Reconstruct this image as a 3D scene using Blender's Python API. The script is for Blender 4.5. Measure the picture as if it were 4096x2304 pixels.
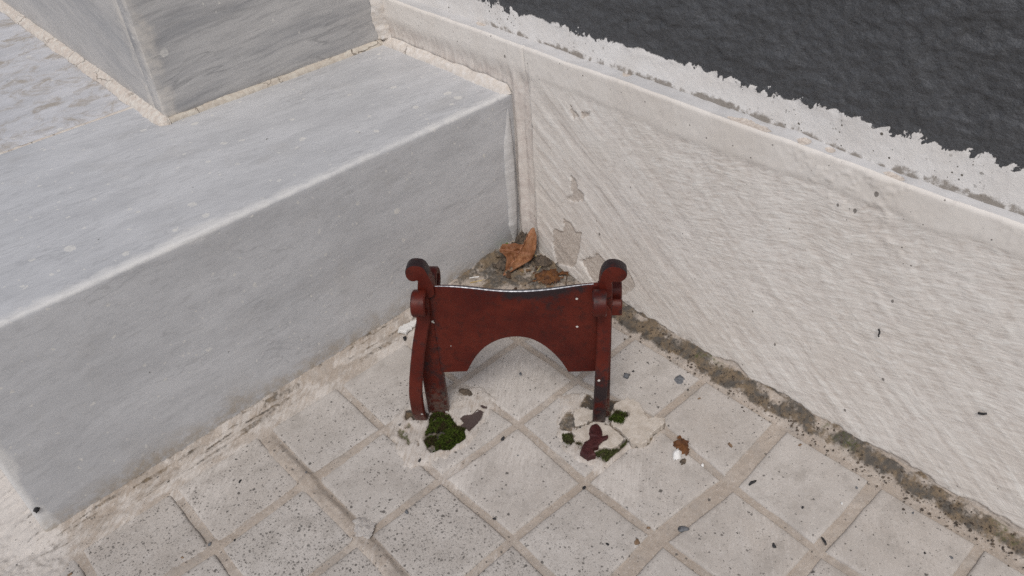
import bpy, bmesh, math, random
import numpy as np
from mathutils import Vector, Matrix

# ------------------------------------------------------------------ clear
for o in list(bpy.data.objects):
    bpy.data.objects.remove(o)
scene = bpy.context.scene
col = scene.collection
random.seed(7)
RNG = np.random.default_rng(11)

# ------------------------------------------------------------------ camera
cd = bpy.data.cameras.new('camera')
cam = bpy.data.objects.new('camera', cd)
col.objects.link(cam)
cd.sensor_width = 36.0
cd.lens = 28.205
cd.clip_start = 0.01
cd.clip_end = 500.0
R_ = Vector((-0.7323, 0.67856, -0.05742)).normalized()
F_ = Vector((-0.50596, -0.59858, -0.62106)).normalized()
U_ = R_.cross(F_).normalized()
R_ = F_.cross(U_).normalized()
m = Matrix((R_, U_, -F_)).transposed().to_4x4()
m.translation = Vector((0.50799, 0.58288, 0.55679))
cam.matrix_world = m
scene.camera = cam

# ------------------------------------------------------------------ light: overcast daylight
SUN_EL = math.radians(56)
SUN_AZ = math.radians(38)          # direction of the sun in the xy plane, from +x towards +y
world = bpy.data.worlds.new('World')
scene.world = world
world.use_nodes = True
wn = world.node_tree
wn.nodes.clear()
sky = wn.nodes.new('ShaderNodeTexSky')
sky.sky_type = 'NISHITA'
sky.sun_disc = False
sky.sun_elevation = SUN_EL
sky.sun_rotation = math.radians(90) - SUN_AZ
sky.air_density = 1.0
sky.dust_density = 3.0
sky.ozone_density = 1.0
hs = wn.nodes.new('ShaderNodeHueSaturation')
hs.inputs['Saturation'].default_value = 0.62
bg = wn.nodes.new('ShaderNodeBackground')
bg.inputs['Strength'].default_value = 0.12
wo = wn.nodes.new('ShaderNodeOutputWorld')
wn.links.new(sky.outputs[0], hs.inputs['Color'])
wn.links.new(hs.outputs[0], bg.inputs['Color'])
wn.links.new(bg.outputs[0], wo.inputs['Surface'])

sd = bpy.data.lights.new('sun', 'SUN')
sd.energy = 1.3
sd.angle = math.radians(18)
sd.color = (1.0, 0.965, 0.92)
sun = bpy.data.objects.new('sun', sd)
col.objects.link(sun)
sun.location = (1.5, 2.0, 3.0)
sv = Vector((math.cos(SUN_EL) * math.cos(SUN_AZ), math.cos(SUN_EL) * math.sin(SUN_AZ), math.sin(SUN_EL)))
sun.rotation_euler = (-sv).to_track_quat('-Z', 'Y').to_euler()

scene.view_settings.view_transform = 'Standard'
scene.view_settings.look = 'None'
scene.view_settings.gamma = 1.0
scene.view_settings.use_curve_mapping = False
scene.view_settings.exposure = -0.08
scene.render.engine = 'CYCLES'
scene.cycles.use_denoising = False
scene.cycles.max_bounces = 5
scene.cycles.diffuse_bounces = 3
scene.cycles.glossy_bounces = 2

# ------------------------------------------------------------------ numpy noise
_lat = {}
def vnoise(x, y, seed=0):
    if seed not in _lat:
        _lat[seed] = np.random.default_rng(1000 + seed).random((257, 257))
    L = _lat[seed]
    x = np.asarray(x, float); y = np.asarray(y, float)
    xi = np.floor(x).astype(int); yi = np.floor(y).astype(int)
    fx = x - xi; fy = y - yi
    fx = fx * fx * (3 - 2 * fx); fy = fy * fy * (3 - 2 * fy)
    a = xi & 255; b = yi & 255
    return (L[a, b] * (1 - fx) + L[a + 1, b] * fx) * (1 - fy) + (L[a, b + 1] * (1 - fx) + L[a + 1, b + 1] * fx) * fy
def fbm(x, y, seed=0, oct=4, gain=0.55):
    s = 0; a = 1; t = 0
    for k in range(oct):
        s = s + a * vnoise(x * 2 ** k + 17.3 * k, y * 2 ** k + 9.1 * k, seed + k)
        t += a; a *= gain
    return s / t
def sst(a, b, v):
    t = np.clip((v - a) / (b - a), 0, 1)
    return t * t * (3 - 2 * t)
def sdf_poly(P, x, y):
    """signed distance, negative inside"""
    P = np.array(P, float)
    d = np.full(np.shape(x), 1e9); s = np.ones(np.shape(x))
    n = len(P)
    for i in range(n):
        ax, ay = P[i]; bx, by = P[(i - 1) % n]
        ex, ey = bx - ax, by - ay
        wx, wy = x - ax, y - ay
        t = np.clip((wx * ex + wy * ey) / (ex * ex + ey * ey), 0, 1)
        d = np.minimum(d, (wx - ex * t) ** 2 + (wy - ey * t) ** 2)
        c1 = y >= ay; c2 = y < by; c3 = ex * wy > ey * wx
        flip = (c1 & c2 & c3) | (~c1 & ~c2 & ~c3)
        s = np.where(flip, -s, s)
    return s * np.sqrt(d)
def blob(x, y, cx, cy, r):
    return np.exp(-((x - cx) ** 2 + (y - cy) ** 2) / (r * r))

# ------------------------------------------------------------------ object helpers
def tag(o, label=None, cat=None, group=None, kind=None):
    if label: o['label'] = label
    if cat: o['category'] = cat
    if group: o['group'] = group
    if kind: o['kind'] = kind
    return o
def empty(name, loc=(0, 0, 0)):
    o = bpy.data.objects.new(name, None)
    o.empty_display_size = 0.02
    col.objects.link(o)
    o.location = loc
    return o
def link(name, me, mat, parent=None, smooth=True):
    o = bpy.data.objects.new(name, me)
    col.objects.link(o)
    if mat is not None:
        me.materials.append(mat)
    if smooth and len(me.polygons):
        me.polygons.foreach_set('use_smooth', np.ones(len(me.polygons), bool))
    if parent is not None:
        o.parent = parent
        o.matrix_parent_inverse = Matrix.Translation(-Vector(parent.location))
    return o
def raw_mesh(name, V, quads):
    me = bpy.data.meshes.new(name)
    V = np.ascontiguousarray(V, dtype=np.float32); Q = np.ascontiguousarray(quads, dtype=np.int32)
    k = Q.shape[1]
    me.vertices.add(len(V)); me.vertices.foreach_set('co', V.ravel())
    me.loops.add(Q.size); me.loops.foreach_set('vertex_index', Q.ravel())
    me.polygons.add(len(Q))
    me.polygons.foreach_set('loop_start', np.arange(0, Q.size, k, dtype=np.int32))
    me.update(calc_edges=True)
    me.validate()
    return me
def grid_quads(nu, nv, flip=False):
    i = np.arange(nu * nv).reshape(nu, nv)
    q = np.stack([i[:-1, :-1], i[1:, :-1], i[1:, 1:], i[:-1, 1:]], -1).reshape(-1, 4)
    return q[:, ::-1] if flip else q
def grid_mesh(name, X, Y, Z, flip=False):
    V = np.stack([X, Y, Z], -1).reshape(-1, 3)
    return raw_mesh(name, V, grid_quads(X.shape[0], X.shape[1], flip))
def set_attr(me, name, R, G, B):
    a = me.attributes.new(name, 'FLOAT_COLOR', 'POINT')
    n = len(me.vertices)
    c = np.ones((n, 4), np.float32)
    for k, v in enumerate((R, G, B)):
        c[:, k] = np.clip(np.broadcast_to(np.asarray(v, np.float32).ravel() if np.ndim(v) else v, (n,)), 0, 1)
    a.data.foreach_set('color', c.ravel())
def bm_mesh(bm, name):
    me = bpy.data.meshes.new(name)
    bmesh.ops.recalc_face_normals(bm, faces=bm.faces)
    bm.to_mesh(me); bm.free()
    return me

# ------------------------------------------------------------------ material helpers
class NT:
    def __init__(self, name):
        self.mat = bpy.data.materials.new(name)
        self.mat.use_nodes = True
        self.t = self.mat.node_tree
        self.t.nodes.clear()
        self.out = self.n('ShaderNodeOutputMaterial')
        self.bsdf = self.n('ShaderNodeBsdfPrincipled')
        self.l(self.bsdf.outputs[0], self.out.inputs[0])
        self.pos = self.n('ShaderNodeNewGeometry').outputs['Position']
    def n(self, t, **kw):
        nd = self.t.nodes.new(t)
        for k, v in kw.items(): setattr(nd, k, v)
        return nd
    def l(self, a, b): self.t.links.new(a, b)
    def put(self, inp, v):
        if hasattr(v, 'is_linked') or isinstance(v, bpy.types.NodeSocket): self.l(v, inp)
        elif isinstance(v, (tuple, list)) and len(v) == 3 and inp.type == 'RGBA': inp.default_value = (*v, 1)
        else: inp.default_value = v
    def math(self, op, a, b=0.0, c=None, clamp=False):
        nd = self.n('ShaderNodeMath', operation=op, use_clamp=clamp)
        self.put(nd.inputs[0], a); self.put(nd.inputs[1], b)
        if c is not None: self.put(nd.inputs[2], c)
        return nd.outputs[0]
    def mix(self, f, a, b):
        nd = self.n('ShaderNodeMix', data_type='RGBA')
        self.put(nd.inputs[0], f); self.put(nd.inputs[6], a); self.put(nd.inputs[7], b)
        return nd.outputs[2]
    def vec(self, scale=(1, 1, 1), rot=(0, 0, 0), loc=(0, 0, 0), src=None):
        nd = self.n('ShaderNodeMapping')
        self.l(src or self.pos, nd.inputs[0])
        nd.vector_type = 'TEXTURE'
        nd.inputs['Scale'].default_value = tuple(1.0 / v for v in scale)
        nd.inputs['Rotation'].default_value = rot
        nd.inputs['Location'].default_value = loc
        return nd.outputs[0]
    def noise(self, scale, detail=3, rough=0.55, vec=None, dist=0.0):
        nd = self.n('ShaderNodeTexNoise')
        self.l(vec or self.pos, nd.inputs['Vector'])
        nd.inputs['Scale'].default_value = scale
        nd.inputs['Detail'].default_value = detail
        nd.inputs['Roughness'].default_value = rough
        nd.inputs['Distortion'].default_value = dist
        return nd.outputs[0]
    def voro(self, scale, feature='F1', vec=None, rnd=1.0):
        nd = self.n('ShaderNodeTexVoronoi', feature=feature)
        self.l(vec or self.pos, nd.inputs['Vector'])
        nd.inputs['Scale'].default_value = scale
        nd.inputs['Randomness'].default_value = rnd
        return nd
    def ramp(self, v, a, b):
        nd = self.n('ShaderNodeMapRange', interpolation_type='SMOOTHSTEP')
        self.put(nd.inputs[0], v)
        nd.inputs[1].default_value = a; nd.inputs[2].default_value = b
        nd.inputs[3].default_value = 0; nd.inputs[4].default_value = 1
        return nd.outputs[0]
    def attr(self, name):
        nd = self.n('ShaderNodeAttribute', attribute_name=name)
        s = self.n('ShaderNodeSeparateColor')
        self.l(nd.outputs['Color'], s.inputs[0])
        return s.outputs
    def xyz(self):
        s = self.n('ShaderNodeSeparateXYZ'); self.l(self.pos, s.inputs[0]); return s.outputs
    def specks(self, scale, dens, size, vec=None):
        """sparse round specks: dens = share of cells that hold one"""
        v = self.voro(scale, vec=vec)
        s = self.n('ShaderNodeSeparateColor'); self.l(v.outputs['Color'], s.inputs[0])
        gate = self.math('LESS_THAN', s.outputs[0], dens)
        rad = self.math('MULTIPLY', self.math('ADD', s.outputs[1], 0.25), size)
        inside = self.math('LESS_THAN', v.outputs['Distance'], rad)
        return self.math('MULTIPLY', gate, inside)
    def bump(self, h, strength=0.5, dist=0.001, normal=None):
        nd = self.n('ShaderNodeBump')
        nd.inputs['Strength'].default_value = strength
        nd.inputs['Distance'].default_value = dist
        self.l(h, nd.inputs['Height'])
        if normal is not None: self.l(normal, nd.inputs['Normal'])
        return nd.outputs[0]
    def done(self, color, rough=0.8, normal=None, spec=0.3, metal=0.0):
        self.put(self.bsdf.inputs['Base Color'], color)
        self.put(self.bsdf.inputs['Roughness'], rough)
        self.put(self.bsdf.inputs['Specular IOR Level'], spec)
        self.put(self.bsdf.inputs['Metallic'], metal)
        if normal is not None: self.l(normal, self.bsdf.inputs['Normal'])
        return self.mat

def mat_mineral(name, base, base2, tile):
    N = NT(name)
    a = N.attr('mask_a'); b = N.attr('mask_b')
    big = N.noise(22, 4, 0.6)
    mid = N.noise(140, 4, 0.65)
    fine = N.noise(900, 3, 0.7)
    c = N.mix(N.ramp(big, 0.35, 0.68), base, base2)
    c = N.mix(N.math('MULTIPLY', N.ramp(mid, 0.45, 0.75), 0.35 if tile else 0.55), c, tuple(v * (0.72 if tile else 0.62) for v in base2))
    # sandy stain
    c = N.mix(N.math('MULTIPLY', b[0], N.ramp(N.noise(70, 4, 0.65), 0.22, 0.6)), c, (0.385, 0.325, 0.27))
    # limewash, brushed thin
    brush = N.noise(1.0, 4, 0.6, vec=N.vec((60, 420, 60), rot=(0, 0, math.radians(38))))
    wh = N.math('ADD', a[2], N.math('MULTIPLY', N.math('SUBTRACT', brush, 0.5), 1.0))
    wh = N.math('ADD', wh, N.math('MULTIPLY', N.math('SUBTRACT', mid, 0.5), 0.7))
    whm = N.math('MULTIPLY', N.ramp(wh, 0.25, 0.75), 0.85)
    c = N.mix(whm, c, (0.62, 0.58, 0.54))
    c = N.mix(N.math('MULTIPLY', N.ramp(fine, 0.42, 0.72), 0.34), c, (0.32, 0.275, 0.24))
    c = N.mix(N.math('MULTIPLY', N.ramp(N.noise(480, 3, 0.7, vec=N.vec(loc=(3, 1, 2))), 0.52, 0.72), 0.35), c, (0.68, 0.645, 0.605))
    # grey wear and old stains
    c = N.mix(N.math('MULTIPLY', N.ramp(N.noise(38, 5, 0.7, vec=N.vec(loc=(7, 3, 0))), 0.46, 0.70), N.math('SUBTRACT', 0.62, N.math('MULTIPLY', whm, 0.35))), c, (0.335, 0.305, 0.275))
    # dark open pores of the cement tiles
    dn = N.math('MULTIPLY', b[2], N.math('SUBTRACT', 1.0, N.math('MULTIPLY', whm, 0.8)))
    wn_ = N.n('ShaderNodeTexNoise'); wn_.inputs['Scale'].default_value = 700; wn_.inputs['Detail'].default_value = 1; N.l(N.pos, wn_.inputs['Vector'])
    sc_n = N.n('ShaderNodeVectorMath', operation='SCALE'); sc_n.inputs['Scale'].default_value = 0.0022; N.l(wn_.outputs['Color'], sc_n.inputs[0])
    ad_n = N.n('ShaderNodeVectorMath', operation='ADD'); N.l(N.pos, ad_n.inputs[0]); N.l(sc_n.outputs[0], ad_n.inputs[1])
    p1 = N.specks(400, N.math('MULTIPLY', dn, 0.55), 0.36, ad_n.outputs[0])
    p2 = N.specks(180, N.math('MULTIPLY', dn, 0.20), 0.23, ad_n.outputs[0])
    p3 = N.specks(800, N.math('MULTIPLY', dn, 0.75), 0.40, ad_n.outputs[0])
    pores = N.math('MAXIMUM', N.math('MAXIMUM', N.math('MULTIPLY', p1, 0.75), N.math('MULTIPLY', p2, 0.85)), N.math('MULTIPLY', p3, 0.5))
    c = N.mix(pores, c, (0.085, 0.078, 0.072))
    # maroon paint remains, soil, moss film; also the painted shade under the scraper
    c = N.mix(N.math('MULTIPLY', N.ramp(N.math('ADD', b[1], N.math('MULTIPLY', N.math('SUBTRACT', mid, 0.5), 0.4)), 0.4, 0.6), 0.93), c, (0.048, 0.026, 0.024))
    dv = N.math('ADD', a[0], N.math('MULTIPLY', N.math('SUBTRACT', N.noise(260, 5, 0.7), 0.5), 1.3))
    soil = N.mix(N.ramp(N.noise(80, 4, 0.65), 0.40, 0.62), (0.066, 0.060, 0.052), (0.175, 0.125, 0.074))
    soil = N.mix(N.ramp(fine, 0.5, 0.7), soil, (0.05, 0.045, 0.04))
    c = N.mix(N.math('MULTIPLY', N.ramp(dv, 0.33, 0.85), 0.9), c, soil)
    mv = N.math('ADD', a[1], N.math('MULTIPLY', N.math('SUBTRACT', N.noise(330, 4, 0.7), 0.5), 1.2))
    c = N.mix(N.math('MULTIPLY', N.ramp(mv, 0.4, 0.8), 0.85), c, (0.075, 0.085, 0.025))
    h = N.math('ADD', N.math('MULTIPLY', mid, 0.5), N.math('MULTIPLY', fine, 0.35))
    return N.done(c, 0.86, N.bump(h, 0.55 if tile else 0.9, 0.0009), 0.25)

def mat_marble(name, lo, hi, stretch, rot, streak=1.0, stain=0.0, worn=None, drips=0.14, rough=0.42):
    N = NT(name)
    wob = N.noise(6, 2, 0.5)
    nd = N.n('ShaderNodeVectorMath', operation='ADD')
    sc = N.n('ShaderNodeVectorMath', operation='SCALE')
    comb = N.n('ShaderNodeCombineXYZ'); N.l(wob, comb.inputs[1]); N.l(wob, comb.inputs[2])
    N.l(comb.outputs[0], sc.inputs[0]); sc.inputs['Scale'].default_value = 0.03
    N.l(N.pos, nd.inputs[0]); N.l(sc.outputs[0], nd.inputs[1])
    v = N.vec(stretch, rot=rot, src=nd.outputs[0])
    v2 = N.vec(tuple(s * 3.1 for s in stretch), rot=rot, src=nd.outputs[0], loc=(3, 1, 2))
    n1 = N.noise(1.0, 4, 0.6, vec=v)
    n2 = N.noise(1.0, 4, 0.65, vec=v2)
    f = N.math('ADD', N.math('MULTIPLY', n1, 0.65), N.math('MULTIPLY', n2, 0.35))
    c = N.mix(N.ramp(f, 0.34, 0.64), lo, hi)
    c = N.mix(N.math('MULTIPLY', N.ramp(n2, 0.54, 0.74), 0.30 * streak), c, tuple(x * 0.72 for x in lo))
    vn = N.math('ABSOLUTE', N.math('SUBTRACT', N.noise(1.0, 4, 0.6, vec=N.vec(tuple(q * 0.8 for q in stretch), rot=rot, src=nd.outputs[0], loc=(9, 4, 1)), dist=0.3), 0.5))
    c = N.mix(N.math('MULTIPLY', N.ramp(vn, 0.014, 0.0), N.math('MULTIPLY', N.ramp(N.noise(11, 2), 0.42, 0.62), 0.40 * streak)), c, tuple(x * 0.66 for x in lo))
    cl = N.noise(9, 3, 0.6)
    c = N.mix(N.math('MULTIPLY', N.ramp(N.noise(16, 4, 0.65, vec=N.vec(loc=(4, 8, 2))), 0.52, 0.72), 0.30), c, (lo[0] * 0.88, lo[1] * 0.85, lo[2] * 0.80))
    c = N.mix(N.math('MULTIPLY', N.ramp(cl, 0.5, 0.75), 0.25), c, tuple(min(1, x * 1.1) for x in hi))
    if stain:
        st = N.math('MULTIPLY', N.ramp(N.noise(34, 5, 0.7, dist=0.6), 0.46, 0.66), stain)
        c = N.mix(st, c, (0.36, 0.315, 0.26))
        st2 = N.math('MULTIPLY', N.ramp(N.noise(60, 4, 0.7), 0.58, 0.74), 0.22 * stain)
        c = N.mix(st2, c, (0.66, 0.655, 0.66))
    # limescale spots and scratches
    wv = N.n('ShaderNodeVectorMath', operation='ADD')
    nn = N.n('ShaderNodeTexNoise'); nn.inputs['Scale'].default_value = 160; N.l(N.pos, nn.inputs['Vector'])
    sc2 = N.n('ShaderNodeVectorMath', operation='SCALE'); sc2.inputs['Scale'].default_value = 0.006
    N.l(nn.outputs['Color'], sc2.inputs[0]); N.l(N.pos, wv.inputs[0]); N.l(sc2.outputs[0], wv.inputs[1])
    s1 = N.specks(70, drips, 0.28, wv.outputs[0])
    s2 = N.specks(190, drips * 0.8, 0.26, wv.outputs[0])
    c = N.mix(N.math('MULTIPLY', N.math('MAXIMUM', s1, s2), N.math('MULTIPLY', N.noise(300, 3), 1.1)), c, (0.76, 0.735, 0.68))
    sc_ = N.ramp(N.noise(1.0, 2, 0.5, vec=N.vec((30, 30, 480), rot=(0.5, 0.9, 0.3))), 0.72, 0.78)
    c = N.mix(N.math('MULTIPLY', sc_, 0.25), c, (0.70, 0.68, 0.64))
    d1 = N.specks(120, 0.02, 0.14, wv.outputs[0])
    c = N.mix(N.math('MULTIPLY', d1, 0.7), c, (0.10, 0.095, 0.085))
    if worn is not None:
        a = N.attr('mask_a')
        wv_ = N.math('MULTIPLY', N.ramp(N.math('ADD', a[0], N.math('MULTIPLY', N.math('SUBTRACT', N.noise(75, 5, 0.7), 0.5), 1.1)), 0.28, 0.78), 0.9)
        c = N.mix(wv_, c, worn)  # worn tint; on the step also its painted edge light and streak
        c = N.mix(N.math('MULTIPLY', a[1], N.ramp(N.noise(80, 4, 0.7), 0.3, 0.65)), c, (0.33, 0.27, 0.195))
    g = N.noise(700, 3, 0.7)
    c = N.mix(N.math('MULTIPLY', N.ramp(g, 0.42, 0.72), 0.14), c, (0.28, 0.275, 0.27))
    v3 = N.vec(tuple(s * 9 for s in stretch), rot=rot, loc=(1, 5, 2))
    c = N.mix(N.math('MULTIPLY', N.ramp(N.noise(1.0, 3, 0.6, vec=v3), 0.48, 0.68), 0.20 * streak), c, tuple(x * 0.62 for x in lo))
    r = N.math('ADD', rough, N.math('MULTIPLY', N.math('SUBTRACT', cl, 0.5), 0.25))
    return N.done(c, r, N.bump(N.math('ADD', N.math('MULTIPLY', g, 0.4), n2), 0.18, 0.0006), 0.4)

def mat_plaster(name, ca=(0.70, 0.652, 0.60), cb=(0.76, 0.72, 0.675)):
    N = NT(name)
    a = N.attr('mask_a')
    big = N.noise(14, 4, 0.6)
    mid = N.noise(120, 4, 0.65)
    fine = N.noise(800, 3, 0.7)
    c = N.mix(N.ramp(big, 0.3, 0.7), ca, cb)
    # dust caught between the comb ridges (mask: ridge valleys)
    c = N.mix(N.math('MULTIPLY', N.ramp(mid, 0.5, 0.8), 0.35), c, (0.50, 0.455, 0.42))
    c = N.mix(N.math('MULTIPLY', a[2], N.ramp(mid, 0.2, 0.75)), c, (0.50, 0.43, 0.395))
    k = N.attr('mask_b')
    wn1 = N.n('ShaderNodeTexNoise'); wn1.inputs['Scale'].default_value = 20; wn1.inputs['Detail'].default_value = 1; N.l(N.pos, wn1.inputs['Vector'])
    s1 = N.n('ShaderNodeVectorMath', operation='SCALE'); s1.inputs['Scale'].default_value = 0.013; N.l(wn1.outputs['Color'], s1.inputs[0])
    ad = N.n('ShaderNodeVectorMath', operation='ADD'); N.l(N.pos, ad.inputs[0]); N.l(s1.outputs[0], ad.inputs[1])
    r1 = N.noise(1.0, 1, 0.5, vec=N.vec((60, 105, 500), rot=(math.radians(14), 0, 0), src=ad.outputs[0]))
    r2 = N.noise(1.0, 3, 0.6, vec=N.vec((60, 13, 200), rot=(math.radians(-36), 0, 0), src=ad.outputs[0]))
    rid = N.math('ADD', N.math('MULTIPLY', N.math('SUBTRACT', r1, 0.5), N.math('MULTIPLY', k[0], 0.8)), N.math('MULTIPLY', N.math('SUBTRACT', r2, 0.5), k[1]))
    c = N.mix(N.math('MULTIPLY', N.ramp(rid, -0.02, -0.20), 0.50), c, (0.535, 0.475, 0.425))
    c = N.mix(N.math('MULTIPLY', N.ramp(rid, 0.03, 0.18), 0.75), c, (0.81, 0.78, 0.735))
    sp = N.math('MAXIMUM', N.specks(95, 0.05, 0.13, N.vec((1, 1, 0.7))), N.specks(230, 0.05, 0.15))
    c = N.mix(N.math('MULTIPLY', sp, 0.75), c, (0.11, 0.095, 0.085))
    cv = N.math('ADD', a[0], N.math('MULTIPLY', N.math('SUBTRACT', N.noise(95, 6, 0.75), 0.5), 1.9))
    sub = N.mix(N.ramp(N.noise(420, 3, 0.7), 0.35, 0.65), (0.47, 0.41, 0.36), (0.63, 0.57, 0.51))
    c = N.mix(N.ramp(cv, 0.47, 0.55), c, sub)
    dv = N.math('ADD', a[1], N.math('MULTIPLY', N.math('SUBTRACT', N.noise(210, 5, 0.75), 0.5), 1.3))
    soil = N.mix(N.ramp(fine, 0.4, 0.65), (0.17, 0.14, 0.10), (0.075, 0.068, 0.06))
    c = N.mix(N.math('MULTIPLY', N.ramp(dv, 0.45, 0.9), 0.85), c, soil)
    h = N.math('ADD', N.math('MULTIPLY', mid, 0.35), N.math('MULTIPLY', fine, 0.22))
    h = N.math('ADD', h, N.math('MULTIPLY', rid, 1.5))
    h = N.math('SUBTRACT', h, N.math('MULTIPLY', N.ramp(cv, 0.47, 0.55), 0.5))
    return N.done(c, 0.8, N.bump(h, 0.45, 0.0010), 0.25)

def mat_upper(name):
    N = NT(name)
    x, y, z = N.xyz()
    a = N.attr('mask_a')
    mid = N.noise(130, 4, 0.65)
    fine = N.noise(700, 3, 0.7)
    white = N.mix(N.ramp(N.noise(30, 3), 0.3, 0.7), (0.75, 0.72, 0.69), (0.81, 0.79, 0.77))
    sp = N.math('MAXIMUM', N.specks(190, 0.18, 0.20), N.specks(330, 0.22, 0.24))
    dv = N.math('ADD', a[1], N.math('MULTIPLY', N.math('SUBTRACT', N.noise(190, 5, 0.75), 0.5), 1.3))
    white = N.mix(N.math('MULTIPLY', sp, N.ramp(N.noise(18, 2), 0.42, 0.62)), white, (0.13, 0.115, 0.095))
    white = N.mix(N.math('MULTIPLY', N.ramp(dv, 0.5, 0.95), 0.8), white, (0.20, 0.165, 0.13))
    dark = N.mix(N.ramp(N.noise(24, 5, 0.7), 0.3, 0.7), (0.072, 0.074, 0.079), (0.094, 0.097, 0.104))
    dark = N.mix(N.math('MULTIPLY', N.ramp(mid, 0.55, 0.75), 0.4), dark, (0.040, 0.037, 0.032))
    dark = N.mix(N.math('MULTIPLY', N.ramp(fine, 0.45, 0.7), 0.5), dark, (0.032, 0.031, 0.030))
    dark = N.mix(N.specks(60, 0.03, 0.05), dark, (0.55, 0.54, 0.52))
    # ragged brush edge: the white was cut in by hand against the charcoal
    low = N.math('MULTIPLY', N.math('SUBTRACT', N.noise(26, 2), 0.5), 0.012)
    amp = N.math('ADD', 0.006, N.math('MULTIPLY', N.ramp(N.noise(17, 1), 0.42, 0.62), 0.026))
    rag = N.math('MULTIPLY', N.math('SUBTRACT', N.noise(1.0, 3, 0.6, vec=N.vec((100, 135, 100), rot=(math.radians(-24), 0, 0)), dist=0.3), 0.5), amp)
    rag2 = N.math('MULTIPLY', N.math('SUBTRACT', fine, 0.5), 0.003)
    e = N.math('ADD', N.math('ADD', z, low), N.math('ADD', rag, rag2))
    e = N.math('SUBTRACT', e, N.math('MULTIPLY', N.math('MAXIMUM', N.math('SUBTRACT', y, 0.26), 0.0), 0.038))
    f = N.ramp(e, 0.2802, 0.2812)
    c = N.mix(f, white, dark)
    st_ = N.noise(1.0, 5, 0.7, vec=N.vec((190, 190, 290), rot=(math.radians(-10), 0, 0)))
    h = N.math('ADD', N.math('MULTIPLY', mid, 0.5), N.math('MULTIPLY', fine, 0.25))
    h = N.math('ADD', h, N.math('MULTIPLY', N.math('MULTIPLY', st_, f), 1.2))
    h = N.math('SUBTRACT', h, N.math('MULTIPLY', f, 0.35))
    return N.done(c, N.math('SUBTRACT', 0.75, N.math('MULTIPLY', f, 0.33)), N.bump(h, 0.8, 0.0014), 0.45)

def mat_simple(name, c1, c2, scale=200, rough=0.8, bump=0.4, dist=0.0006, spec=0.3, detail=4):
    N = NT(name)
    n = N.noise(scale, detail, 0.65)
    f = N.noise(scale * 5, 3, 0.7)
    c = N.mix(N.ramp(n, 0.32, 0.68), c1, c2)
    return N.done(c, rough, N.bump(N.math('ADD', n, N.math('MULTIPLY', f, 0.4)), bump, dist), spec)

def mat_redpaint(name):
    N = NT(name)
    big = N.noise(28, 4, 0.6)
    mid = N.noise(160, 4, 0.65)
    fine = N.noise(900, 3, 0.7)
    c = N.mix(N.ramp(big, 0.3, 0.7), (0.066, 0.0090, 0.0060), (0.108, 0.017, 0.0095))
    c = N.mix(N.math('MULTIPLY', N.ramp(mid, 0.48, 0.72), 0.60), c, (0.036, 0.0105, 0.0085))
    a = N.attr('mask_a')                       # rubbed black bare iron along edges, plus painted shade on leg and finials
    wv = N.math('ADD', a[0], N.math('MULTIPLY', N.math('SUBTRACT', mid, 0.5), 0.9))
    wm = N.ramp(wv, 0.35, 0.8)
    c = N.mix(N.math('MULTIPLY', wm, 0.92), c, (0.022, 0.018, 0.020))
    c = N.mix(N.math('MULTIPLY', a[1], N.ramp(N.noise(300, 4, 0.7), 0.35, 0.6)), c, (0.16, 0.135, 0.11))
    c = N.mix(N.specks(120, 0.10, 0.15), c, (0.6, 0.58, 0.54))
    c = N.mix(N.math('MULTIPLY', N.ramp(fine, 0.66, 0.74), 0.5), c, (0.17, 0.06, 0.04))
    r = N.math('ADD', 0.27, N.math('MULTIPLY', mid, 0.25))
    return N.done(c, r, N.bump(N.math('ADD', mid, N.math('MULTIPLY', fine, 0.4)), 0.5, 0.0007), 0.22)

def mat_bead(name, base, lo):
    N = NT(name)
    n = N.noise(160, 4, 0.65)
    c = N.mix(N.ramp(n, 0.35, 0.7), lo, base)
    w = N.n('ShaderNodeVectorMath', operation='ADD')
    nn = N.n('ShaderNodeTexNoise'); nn.inputs['Scale'].default_value = 120; N.l(N.pos, nn.inputs['Vector'])
    s = N.n('ShaderNodeVectorMath', operation='SCALE'); s.inputs['Scale'].default_value = 0.012
    N.l(nn.outputs['Color'], s.inputs[0]); N.l(N.pos, w.inputs[0]); N.l(s.outputs[0], w.inputs[1])
    v = N.voro(42, 'DISTANCE_TO_EDGE', w.outputs[0])
    crack = N.math('SUBTRACT', 1.0, N.ramp(v.outputs['Distance'], 0.012, 0.035))
    crack = N.math('MULTIPLY', crack, N.ramp(N.noise(14, 2), 0.48, 0.66))
    c = N.mix(N.math('MULTIPLY', crack, 0.85), c, (0.13, 0.10, 0.075))
    h = N.math('SUBTRACT', n, N.math('MULTIPLY', crack, 1.5))
    return N.done(c, 0.8, N.bump(h, 0.7, 0.001), 0.25)

def mat_moss(name, brown, dark, green):
    N = NT(name)
    n1 = N.noise(130, 4, 0.65); n2 = N.noise(620, 3, 0.7)
    c = N.mix(N.ramp(n2, 0.35, 0.65), dark, green)
    c = N.mix(N.math('MULTIPLY', N.ramp(n1, 0.46, 0.62), 0.85), c, brown)
    c = N.mix(N.specks(170, 0.04, 0.16), c, (0.55, 0.53, 0.48))
    return N.done(c, 0.92, N.bump(n2, 0.8, 0.001), 0.15)

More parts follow.
